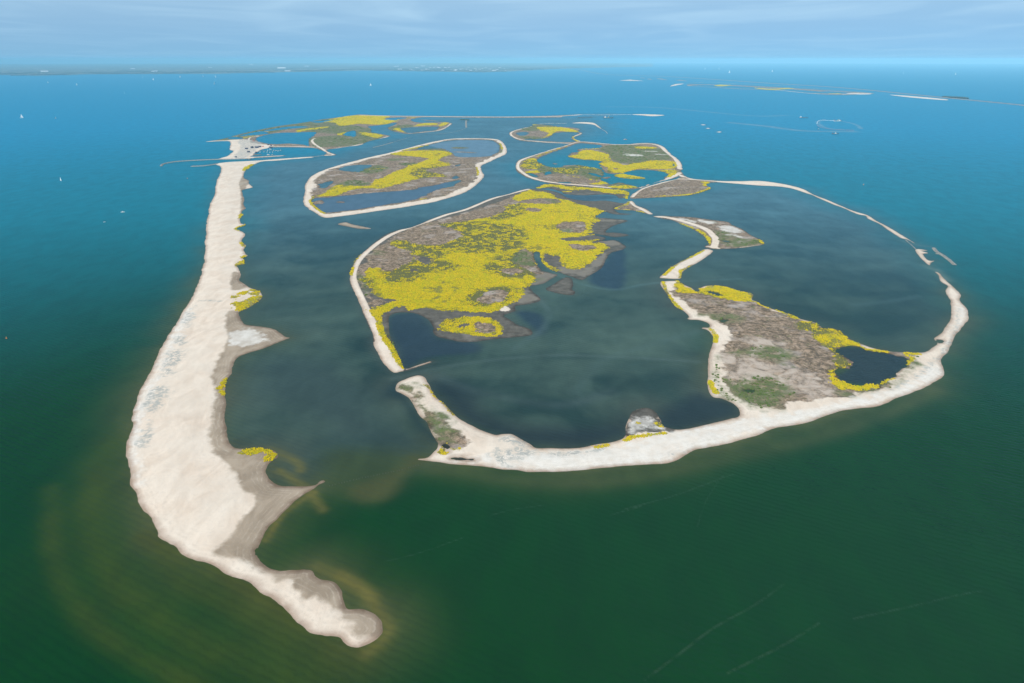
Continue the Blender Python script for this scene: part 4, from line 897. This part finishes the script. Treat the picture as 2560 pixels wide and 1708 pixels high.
for i, (t_, x, y, sc, lb) in enumerate(SB):
    place(sb if i == 0 else copy_tree(sb), t_, x, y, R(20 + 47 * i % 180), sc, lb, 'sailboat', 'sailing boats on the open lake')
hb = sailboat(False, 'moored_yacht')
HB = [(785, 392, 'moored yacht nearest the sandy shore corner of the harbour'), (850, 398, 'moored yacht in the front row of the harbour, second from the shore'), (858, 360, 'moored yacht in the back row, behind the second front yacht'),
      (900, 402, 'moored yacht in the middle of the front harbour row'), (955, 398, 'moored yacht at the right end of the front harbour row'), (978, 362, 'moored yacht in the back row, behind the right end of the front row'),
      (1022, 366, 'leftmost of the three outer yachts in the back row'), (1060, 374, 'middle one of the three outer yachts in the back row'), (1102, 362, 'outermost yacht in the harbour back row'), (945, 450, 'yacht moored at the front jetty, right of the white motor boat')]
for i, (x, y, lb) in enumerate(HB):
    place(hb if i == 0 else copy_tree(hb), 'O', x, y, R(78 + (i * 7) % 20), 1.15, lb, 'yacht', 'yachts moored in the harbour')
mb_ = motorboat()
MBS = [('O', 870, 452, 1.3, 10, 'long white motor boat at the front harbour jetty'), ('O', 710, 398, 1.0, 80, 'white motor boat closest to the harbour beach'), ('O', 910, 343, 1.1, 5, 'white motor boat under the dark jetty house'),
       ('O', 425, 512, 1.1, 15, 'white motor boat pulled up at the sand beside the ferry'), ('C', 25, 641, 1.0, 15, 'white motor boat running alone left of the long beach island'), ('W', 240, 510, .6, 40, 'tiny open motor boat below left of the running white motor boat')]
for i, (t_, x, y, sc, rz, lb) in enumerate(MBS):
    place(mb_ if i == 0 else copy_tree(mb_), t_, x, y, R(rz), sc, lb, 'motor boat', 'white motor boats')
# ships
def ship(name, L, hm, house_x, crane=True, arm=False):
    r = empty(name); B = L * .19
    hull(L, B, 2, L * .035 + .8).build('hull', hm, r)
    top = L * .035 + .8
    MB().box((-L * .05, 0, top + .05), (L * .78, B * .8, .15)).build('deck', M_TEAK, r)
    c = MB().box((house_x * L, 0, top + L * .035), (L * .16, B * .75, L * .07)).box((house_x * L, 0, top + L * .085), (L * .11, B * .6, L * .035)).build('deckhouse', M_WHITE, r)
    MB().box((house_x * L, 0, top + L * .088), (L * .113, B * .62, L * .014)).build('window', M_GLASS, c)
    MB().tube((house_x * L, 0, top + L * .1), (house_x * L, 0, top + L * .2), L * .006).build('mast', M_ALU, r)
    if crane:
        MB().tube((0, 0, top), (0, 0, top + L * .10), L * .02, L * .014).tube((0, 0, top + L * .1), (L * .16, 0, top + L * .2), L * .012, L * .007).build('crane', M_YEL, r)
    if arm:
        MB().tube((L * .42, B * .25, top), (L * .6, B * .25, .3), L * .012).tube((L * .42, -B * .25, top), (L * .6, -B * .25, .3), L * .012).box((L * .42, 0, top + L * .05), (L * .02, B * .7, L * .1)).build('dredging_arm', M_DARK, r)
        for k in (-1, 1): MB().tube((-L * .42, k * B * .3, 0), (-L * .42, k * B * .3, L * .24), L * .009).build('spud_pole', M_RUST, r)
    return r
for a in [('ferry_boat', 24, M_NAVY, -.1, True, False, 'O', 500, 538, 5, 'dark hulled ferry with white deckhouse lying at the harbour mouth', 'ferry'),
          ('dredger', 80, M_DARK, -.3, True, True, 'J', 1175, 64, -3, 'long dark dredger between the straight sand dam and the ringed islands', 'dredger'),
          ('barge', 70, M_NAVY, -.38, False, False, 'M', 1107, 282, -6, 'dark blue barge far right, uppermost of the work ships', 'barge'),
          ('dredger', 62, M_WHITE, .25, True, True, 'M', 1297, 301, 4, 'white work ship at the top of the floating pipeline ring', 'dredger'),
          ('tug_boat', 22, M_DARK, .1, False, False, 'M', 1189, 346, 20, 'small dark tug inside the left of the floating pipeline ring', 'tug'),
          ('dredger', 46, M_NAVY, .05, True, True, 'M', 1283, 373, 6, 'work ship with dark hull, lowest by the floating pipeline', 'dredger'),
          ('work_boat', 22, M_ORANGE, -.2, True, False, 'J', 1355, 290, 0, 'small orange and white work boat above the lagoon island', 'work boat')]:
    o = ship(*a[:6]); place(o, a[6], a[7], a[8], R(a[9]), 1., a[10], a[11])
for x, y, L, lb in ((885, 60, 50, 'flat dark pontoon farthest left beside the long dredger'), (945, 57, 60, 'flat dark pontoon, middle of the three left of the long dredger'), (1000, 55, 26, 'short dark pontoon nearest the left end of the long dredger')):
    r = empty('pontoon'); MB().box((0, 0, .6), (L, 12, 2.0)).build('float', M_DARK, r)
    for k in (-1, 0, 1): MB().tube((k * L * .4, 4.5, 1.6), (k * L * .4, 4.5, 4.2), .5).build('bollard', M_RUST, r)
    MB().box((-L * .3, 0, 2.6), (5, 4, 2.2)).build('winch_house', M_NAVY, r)
    place(r, 'J', x, y, R(3), 1., lb, 'pontoon', 'pontoons beside the dredger')
def buoy():
    r = empty('buoy'); n = 12
    rg = [[(rr_ * math.cos(2 * math.pi * k / n), rr_ * math.sin(2 * math.pi * k / n), z) for k in range(n)] for rr_, z in ((.7, -.4), (1.05, 0), (1.0, .5), (.35, .8), (.22, 1.9), (.05, 2.3))]
    MB().loft(rg).build('float', M_ORANGE, r, True); MB().box((0, 0, 2.5), (.5, .5, .4)).build('top_mark', M_YEL, r)
    return r
bu = buoy()
for i, (t_, x, y, sc, lb) in enumerate([('W', 15, 777, 1.2, 'orange buoy at the left edge of the lake'), ('C', 565, 358, 1.3, 'orange buoy close to the top of the long beach'), ('P', 1465, 95, 1.8, 'orange buoy on the open water outside the sand arc')]):
    place(bu if i == 0 else copy_tree(bu), t_, x, y, 0, sc, lb, 'buoy', 'orange buoys')
# houses in the harbour
def house(L, B, Hh, wall, roofm, red=False):
    r = empty('harbour_house')
    MB().box((0, 0, Hh / 2 - .3), (L, B, Hh + .6)).build('wall', wall, r)
    v = [(-L / 2 - .5, -B / 2 - .6, Hh), (L / 2 + .5, -B / 2 - .6, Hh), (L / 2 + .5, B / 2 + .6, Hh), (-L / 2 - .5, B / 2 + .6, Hh), (-L / 2 - .5, 0, Hh + B * .45), (L / 2 + .5, 0, Hh + B * .45)]
    MB().add(v, [(0, 1, 5, 4), (2, 3, 4, 5), (0, 4, 3), (1, 2, 5), (0, 3, 2, 1)]).build('roof', roofm, r)
    MB().box((-L * .3, -B / 2 - .03, 1.1), (1.2, .14, 2.2)).build('door', M_WHITE, r)
    for k in (0, .28): MB().box((L * k, -B / 2 - .03, Hh * .55), (2.0, .14, 1.3)).build('window', M_GLASS, r)
    return r
for x, y, L, B, Hh, rz, lb in ((442, 345, 15, 8, 4, 12, 'dark blue harbour house standing farthest left on the sand'), (552, 322, 15, 9, 5, 70, 'tall dark harbour house second from the left'), (645, 322, 20, 9, 5, 10, 'long dark harbour house left of the centre row'),
        (705, 305, 14, 8, 4, 15, 'dark house behind and right of the long harbour house'), (484, 408, 13, 8, 4, 30, 'dark house alone on the sand below the harbour row'), (632, 417, 12, 6, 3.2, 10, 'low dark house at the corner of the harbour basin'),
        (235, 506, 9, 5, 3, 0, 'small dark hut on the sand above the harbour channel'), (868, 266, 11, 7, 4, 20, 'dark house at the back of the harbour by the marsh dike'), (925, 282, 10, 6, 3.5, 10, 'small dark house where the marsh dike begins'), (912, 318, 15, 6, 4, 5, 'dark jetty house on the harbour waterline')):
    place(house(L, B, Hh, M_CLAD, M_ROOF), 'O', x, y, R(rz), 1., lb, 'house', 'dark wooden harbour houses', 2.)
for x, y, lb in ((580, 188, 'small red shed by the dike road above the harbour'), (762, 298, 'red shed at the right end of the harbour house row')):
    r = empty('red_shed'); MB().box((0, 0, 1.5), (9, 5, 3)).build('wall', M_REDP, r)
    MB().add([(-4.8, -2.9, 3), (4.8, -2.9, 3), (4.8, 2.9, 3.9), (-4.8, 2.9, 3.9), (-4.8, -2.9, 3.2), (4.8, -2.9, 3.2), (4.8, 2.9, 4.1), (-4.8, 2.9, 4.1)], [(0, 3, 2, 1), (4, 5, 6, 7), (0, 1, 5, 4), (1, 2, 6, 5), (2, 3, 7, 6), (3, 0, 4, 7)]).build('roof', M_RUST, r)
    MB().box((0, -2.53, 1.1), (2, .12, 2.2)).build('door', M_WHITE, r)
    place(r, 'O', x, y, R(8), 1., lb, 'shed', 'red sheds', 1.8)
# jetties
for (xa, ya, xb, yb), lb in (((690, 378, 1130, 372), 'long timber jetty between the two rows of yachts'), ((790, 460, 990, 455), 'short timber jetty in front with the long motor boat')):
    a = Vector(at('O', xa, ya)); b = Vector(at('O', xb, yb)); c = (a + b) / 2; d = b - a
    r = empty('jetty', (c.x, c.y, 0), math.atan2(d.y, d.x)); L = d.length
    MB().box((0, 0, 1.1), (L, 2.6, .25)).build('deck', M_TEAK, r)
    for k in range(9):
        MB().tube((-L / 2 + 1 + k * (L - 2) / 8, 1.5, -1), (-L / 2 + 1 + k * (L - 2) / 8, 1.5, 2.4), .2).build('pile', M_POLE, r)
    tag(r, lb, 'jetty')
# row of posts closing the gap between the two front islands
pw = np.array([(824, 1216), (865, 1206), (906, 1196), (1000, 1177), (1064, 1159)], float)
gx, gy = ground(pw[:, 0], pw[:, 1]); cum = np.concatenate([[0], np.cumsum(np.hypot(np.diff(gx), np.diff(gy)))])
po = MB().tube((0, 0, -2), (0, 0, 1.5), .28, .24).build('timber_post', M_POLE)
rnd = random.Random(4)
n_ = int(cum[-1] / 3.4)
for i in range(n_):
    s = (i + rnd.uniform(-.2, .2)) * 3.4
    o = po if i == 0 else po.copy()
    if i: COL.objects.link(o)
    o.location = (float(np.interp(s, cum, gx)), float(np.interp(s, cum, gy)), rnd.uniform(-.4, .3))
    tag(o, 'dark timber post of the row closing the gap between the two front islands', 'post', 'timber posts between the two front islands')
# rubble mounds
def mound(name, pts, wd, hgt, label, cat, mat=None, step=4., kind=None, broken=0.):
    l = line(pts) if isinstance(pts, str) else pts
    cs_ = np.concatenate([[0], np.cumsum(np.hypot(*np.diff(l, axis=0).T))]); m = max(3, int(cs_[-1] / step))
    s = np.linspace(0, cs_[-1], m); x = np.interp(s, cs_, l[:, 0]); y = np.interp(s, cs_, l[:, 1])
    tx, ty = np.gradient(x), np.gradient(y); tl = np.hypot(tx, ty) + 1e-9; nx, ny = -ty / tl, tx / tl
    K = 9; prof = np.array([-.75, -.5, -.3, -.12, 0, .12, .3, .5, .75]); hz = np.array([-.6, .15, .75, 1, 1, 1, .75, .15, -.6])
    endf = np.clip(np.minimum(s, cs_[-1] - s) / (wd * .6), .25, 1)
    c0 = (x.mean(), y.mean()); V = []
    for k in range(K):
        w_ = prof[k] * wd * (1 + .25 * fbm(s * 1. + k * 50, s * 0, 9, 3, k)) * (.6 + .4 * endf)
        px2, py2 = x + nx * w_, y + ny * w_
        zf = hz[k] * hgt * endf + .5 * fbm(px2, py2, 3.2, 2, 44) * min(1, hgt) * (hz[k] > 0)
        if broken: zf = np.where(hz[k] > 0, zf - broken * hgt * np.clip(fbm(s, s * 0, 14, 2, 71) + .3, 0, 1) * 2, zf)
        V.append(np.stack([px2 - c0[0], py2 - c0[1], zf], 1))
    V = np.stack(V, 1).reshape(-1, 3)
    a, b = np.meshgrid(np.arange(m - 1), np.arange(K - 1), indexing='ij'); a = a.ravel(); b = b.ravel()
    Q = np.stack([a * K + b, (a + 1) * K + b, (a + 1) * K + b + 1, a * K + b + 1], 1)
    o = mesh_obj(name, V, Q, mat or M_ROCK, None, (c0[0], c0[1], 0), smooth=False)
    return tag(o, label, None if kind else cat, kind=kind) if not kind else tag(o, label, cat, kind=kind)
mound('breakwater', 'K 92,632 110,612 200,592 350,578 600,566 760,563 900,560 1000,556', 11, 3.2, 'long curved stone breakwater reaching left from the harbour', 'breakwater')
mound('breakwater', 'K 392,634 520,629 640,613 670,606', 11, 3., 'shorter stone breakwater at the top of the long beach', 'breakwater')
mound('stone_reef', 'H 1545,212 1570,245 1620,275 1670,310 1700,335 1735,368', 9, 2.2, 'jagged grey stone reef lying off the broken sandbank on the right', 'reef', step=2.)
mound('stone_reef', 'H 1560,265 1600,270 1625,285', 5, 1.4, 'small brown stone reef hugging the upper end of the jagged one', 'reef', step=2.)
mound('stone_dam', 'H 1280,130 1340,180 1385,222', 3, 1.0, 'thin broken line of stones bridging the sand arc and broken sandbank', 'stone dam', step=2., broken=.5)
mound('stone_dam', 'O 1720,490 1850,475 1950,458', 9, 1.4, 'dark stone sill between the harbour mole and the forked spit', 'stone dam', step=3., broken=.2)
mound('stone_dam', 'L 130,402 230,378 335,348', 8, 1.2, 'brown stone bar in the channel above the oval island', 'stone dam', step=3.)
mound('stone_dam', 'L 335,348 430,318 520,294', 3, .8, 'thin dark stone line continuing the brown bar in the upper channel', 'stone dam', step=3., broken=.4)
mound('stone_dam', 'L 1076,128 1074,165 1078,200', 12, 1.6, 'short brown stone jetty below the green dot islet', 'stone dam', step=4.)
mound('stone_dam', 'L 1075,205 1000,232 900,252 750,268', 3, .7, 'faint thin stone line curving left from the short brown jetty', 'stone dam', step=4., broken=.4)
mound('stone_dam', 'J 1110,182 1150,205 1168,228', 6, .8, 'thin stone tail at the end of the curved white sandbank', 'stone dam', step=4., broken=.3)
mound('stone_dam', 'J 700,40 860,30 1100,31 1420,28', 14, 1., 'low pale stone dam joining the straight sand spit to its end bank', 'stone dam', plain('pale_rubble', (.5, .46, .42), .9), step=8., broken=.3)
mound('stone_dam', 'J 450,128 560,120 690,121 745,118', 10, 1., 'low pale stone dam above the small ringed island', 'stone dam', plain('grey_rubble', (.4, .38, .34), .9), step=6., broken=.4)
mound('floating_pipeline', 'M 1180,318 1185,302 1210,295 1250,297 1290,300', 2.5, 1., 'pale floating pipeline, upper arc to the white work ship', 'pipeline', M_WHITE, step=5., broken=.4)
mound('floating_pipeline', 'M 1180,320 1200,335 1250,345 1300,350 1390,352', 2.5, 1., 'pale floating pipeline, lower arc past the dark tug', 'pipeline', M_RUST, step=5., broken=.4)
mound('floating_pipeline', 'J 1240,70 1300,71 1375,74', 5, .9, 'dark floating pipeline behind the long dredger', 'pipeline', M_DARK, step=5., broken=.3)
mound('dam', 'W 1330,160 M 0,38 350,50 900,86 1350,115 1900,168 2350,212 2700,250', 60, 5, 'long thin road dam crossing the water below the horizon, right', 'dam', plain('dam_slope', (.17, .14, .12), .9, 0, .2, 90), step=60.)
# far shore
def far_shore():
    sh = np.array([(-400, 114), (0, 112), (150, 115), (350, 110), (640, 108), (900, 107), (1100, 102), (1300, 98), (1500, 93), (1800, 98), (2000, 101), (2120, 97), (2230, 90), (2400, 84), (2700, 77)], float)
    gx, gy = ground(sh[:, 0] * .60426, 120 + sh[:, 1] * .60426)
    th = np.arctan2(gx, gy); rr = np.hypot(gx, gy)
    tt = np.linspace(th[0], th[-1], 420); r0 = np.interp(tt, th, rr) * (1 + .012 * fbm(tt * 900, tt * 0, 7, 4, 3))
    rows = []
    fr = [1., 1.004, 1.02, 1.05, 1.1, 1.2, 1.35, 1.6, 2.0, 2.5, 3.2]
    for k, f_ in enumerate(fr):
        rk = np.minimum(r0 * f_, 88000 - (10 - k) * 40)
        z = np.full(len(tt), -2. if k == 0 else 2.5) + (0 if k < 2 else 1.5 * fbm(tt * 4000, tt * 0 + k * 9, 9, 2, 8))
        rows.append(np.stack([rk * np.sin(tt), rk * np.cos(tt), z], 1))
    V = np.stack(rows).reshape(-1, 3); n = len(tt)
    a, b = np.meshgrid(np.arange(len(fr) - 1), np.arange(n - 1), indexing='ij'); a = a.ravel(); b = b.ravel()
    Q = np.stack([a * n + b, (a + 1) * n + b, (a + 1) * n + b + 1, a * n + b + 1], 1)[:, ::-1]
    m = NT('far_fields')
    vo = m.t.nodes.new('ShaderNodeTexVoronoi'); mp = m.t.nodes.new('ShaderNodeMapping'); mp.inputs['Scale'].default_value = (1 / 700, 1 / 1600, 1)
    m.link(m.geo.outputs['Position'], mp.inputs[0]); m.link(mp.outputs[0], vo.inputs['Vector'])
    sp = m.t.nodes.new('ShaderNodeSeparateColor'); m.link(vo.outputs['Color'], sp.inputs[0])
    c = m.mix(m.rng(sp.outputs[0], .2, .9), (.03, .05, .03), (.10, .115, .07))
    c = m.mix(m.rng(sp.outputs[1], .72, .8), c, (.24, .22, .17))
    c = m.mix(m.rng(m.noise(1500, 4, .6), .5, .6, 0, .8), c, (.02, .035, .02))
    m.set(base=c, rough=.95)
    tag(mesh_obj('far_shore', V, Q, m.mat, smooth=False), 'flat land with fields along the horizon, left half', 'land', kind='structure')
    rng = np.random.default_rng(2); vs, ts, base = [], [], 0; K = 7
    for g_ in range(170):
        t0 = rng.uniform(th[0] + .05, th[-2]); r_ = np.interp(t0, tt, r0) * (1.006 + abs(rng.normal(0, .16)))
        if r_ > 60000: continue
        m_ = int(rng.integers(5, 22)); ln = rng.uniform(-.15, .15)
        for q in range(m_):
            tq = t0 + (q - m_ / 2) * 75 / r_; rq = r_ * (1 + ln * (q - m_ / 2) * 75 / r_) + rng.normal(0, 25)
            cx2, cy2 = rq * math.sin(tq), rq * math.cos(tq); rd = rng.uniform(35, 75); hh = rng.uniform(10, 20)
            a_ = np.arange(K) * 2 * math.pi / K + rng.uniform(0, 1)
            v = [(cx2 + rd * math.cos(x), cy2 + rd * math.sin(x), 0) for x in a_] + [(cx2 + rd * .8 * math.cos(x), cy2 + rd * .8 * math.sin(x), hh * rng.uniform(.6, .9)) for x in a_] + [(cx2, cy2, hh)]
            for k in range(K):
                k2 = (k + 1) % K; ts += [(base + k, base + k2, base + K + k2), (base + k, base + K + k2, base + K + k), (base + K + k, base + K + k2, base + 2 * K)]
            vs += v; base += 2 * K + 1
    tag(mesh_obj('far_woods', vs, None, plain('far_wood', (.022, .038, .02), .9, 0, .2, 60), smooth=False, tris=ts), 'dark rows and clumps of trees on the far shore', 'woods', kind='stuff')
    def hall():
        r = empty('far_hall'); L, B, Hh = 130, 60, 14
        MB().box((0, 0, Hh / 2), (L, B, Hh)).build('wall', M_WHITE, r)
        v = [(-L / 2 - 2, -B / 2 - 2, Hh), (L / 2 + 2, -B / 2 - 2, Hh), (L / 2 + 2, B / 2 + 2, Hh), (-L / 2 - 2, B / 2 + 2, Hh), (-L / 2 - 2, 0, Hh + 9), (L / 2 + 2, 0, Hh + 9)]
        MB().add(v, [(0, 1, 5, 4), (2, 3, 4, 5), (0, 4, 3), (1, 2, 5), (0, 3, 2, 1)]).build('roof', M_WHITE, r)
        return r
    h0 = hall()
    hs = [(1165, 86, 3., 'largest bright hall on the far shore, left of the town'), (1190, 97, 1.6, 'white hall at the waterside just below the largest bright hall'), (550, 88, 1.5, 'bright hall inland on the left far shore'), (640, 99, 1.5, 'white building by the water below the left inland hall'),
          (185, 100, 1.8, 'white building on the far shore near the left edge'), (870, 82, 1.3, 'small pale building inland between the two bright halls'), (1270, 77, 2., 'pale building far inland right of the largest bright hall'), (1040, 71, 2.2, 'pale building near the horizon left of the largest bright hall'),
          (1640, 78, 2., 'pale block inland at the left end of the town'), (1655, 90, 1.4, 'white block at the left end of the town waterfront'), (1750, 76, 1.8, 'pale block behind the middle of the town')]
    for i, (x, y, sc, lb) in enumerate(hs):
        place(h0 if i == 0 else copy_tree(h0), 'N', x, y, R(10 + i * 13 % 40), sc, lb, 'hall', 'white buildings on the far shore', 3.)
    rnd2 = random.Random(9)
    for i in range(34):
        place(copy_tree(h0), 'N', 1700 + i * 12 + rnd2.uniform(-5, 5), rnd2.choice([82, 86, 90, 93, 94]) + rnd2.uniform(-1, 1), R(rnd2.uniform(-30, 30)), rnd2.uniform(.5, 1.2),
              'small white block of the waterfront town on the far shore', 'building', 'blocks of the waterfront town', 3.)
far_shore()
tb = []
rg_ = np.random.default_rng(6)
def blobs(name, tile, x0, x1, y0, y1, n, rd, hh, col, label):
    vs, ts, base = [], [], 0; K = 7
    for q in range(n):
        f_ = rg_.uniform(); X, Y = at(tile, x0 + (x1 - x0) * f_, y0 + (y1 - y0) * f_ + rg_.uniform(-1, 1) * .8)
        r_ = rd * rg_.uniform(.6, 1.2); h_ = hh * rg_.uniform(.6, 1.2); a_ = np.arange(K) * 2 * math.pi / K + rg_.uniform()
        vs += [(X + r_ * .8 * math.cos(x), Y + r_ * .8 * math.sin(x), 0) for x in a_] + [(X + r_ * math.cos(x), Y + r_ * math.sin(x), h_ * rg_.uniform(.45, .8)) for x in a_] + [(X, Y, h_)]
        for k in range(K):
            k2 = (k + 1) % K; ts += [(base + k, base + k2, base + K + k2), (base + k, base + K + k2, base + K + k), (base + K + k, base + K + k2, base + 2 * K)]
        base += 2 * K + 1
    tag(mesh_obj(name, vs, None, plain(name, col, .9, 0, .3, 10), smooth=False, tris=ts), label, 'trees', kind='stuff')
blobs('dam_wood', 'M', 1895, 2030, 166, 174, 260, 22, 16, (.02, .04, .02), 'dense dark wood on the right end of the far dam')
blobs('islet_trees', 'L', 1020, 1100, 118, 122, 120, 8, 4, (.03, .06, .025), 'green scrub on the dot islet above the short brown jetty')


# ------------------------------------------------------------------ haze
def haze():
    s = 93000.
    v = [(x, y, z) for z in (-3., 492.) for x, y in ((-s, -s), (s, -s), (s, s), (-s, s))]
    f = [(0, 3, 2, 1), (4, 5, 6, 7), (0, 1, 5, 4), (1, 2, 6, 5), (2, 3, 7, 6), (3, 0, 4, 7)]
    mat = bpy.data.materials.new('haze'); mat.use_nodes = True
    t = mat.node_tree; t.nodes.clear()
    o = t.nodes.new('ShaderNodeOutputMaterial'); pv = t.nodes.new('ShaderNodeVolumePrincipled')
    pv.inputs['Color'].default_value = (.38, .73, .92, 1)
    pv.inputs['Density'].default_value = 2.6e-5
    pv.inputs['Anisotropy'].default_value = -0.4
    t.links.new(pv.outputs[0], o.inputs['Volume'])
    ob = mesh_obj('haze', v, f, mat, smooth=False)
    tag(ob, 'thin blue summer haze lying over the whole lake', 'haze', kind='stuff')
haze()
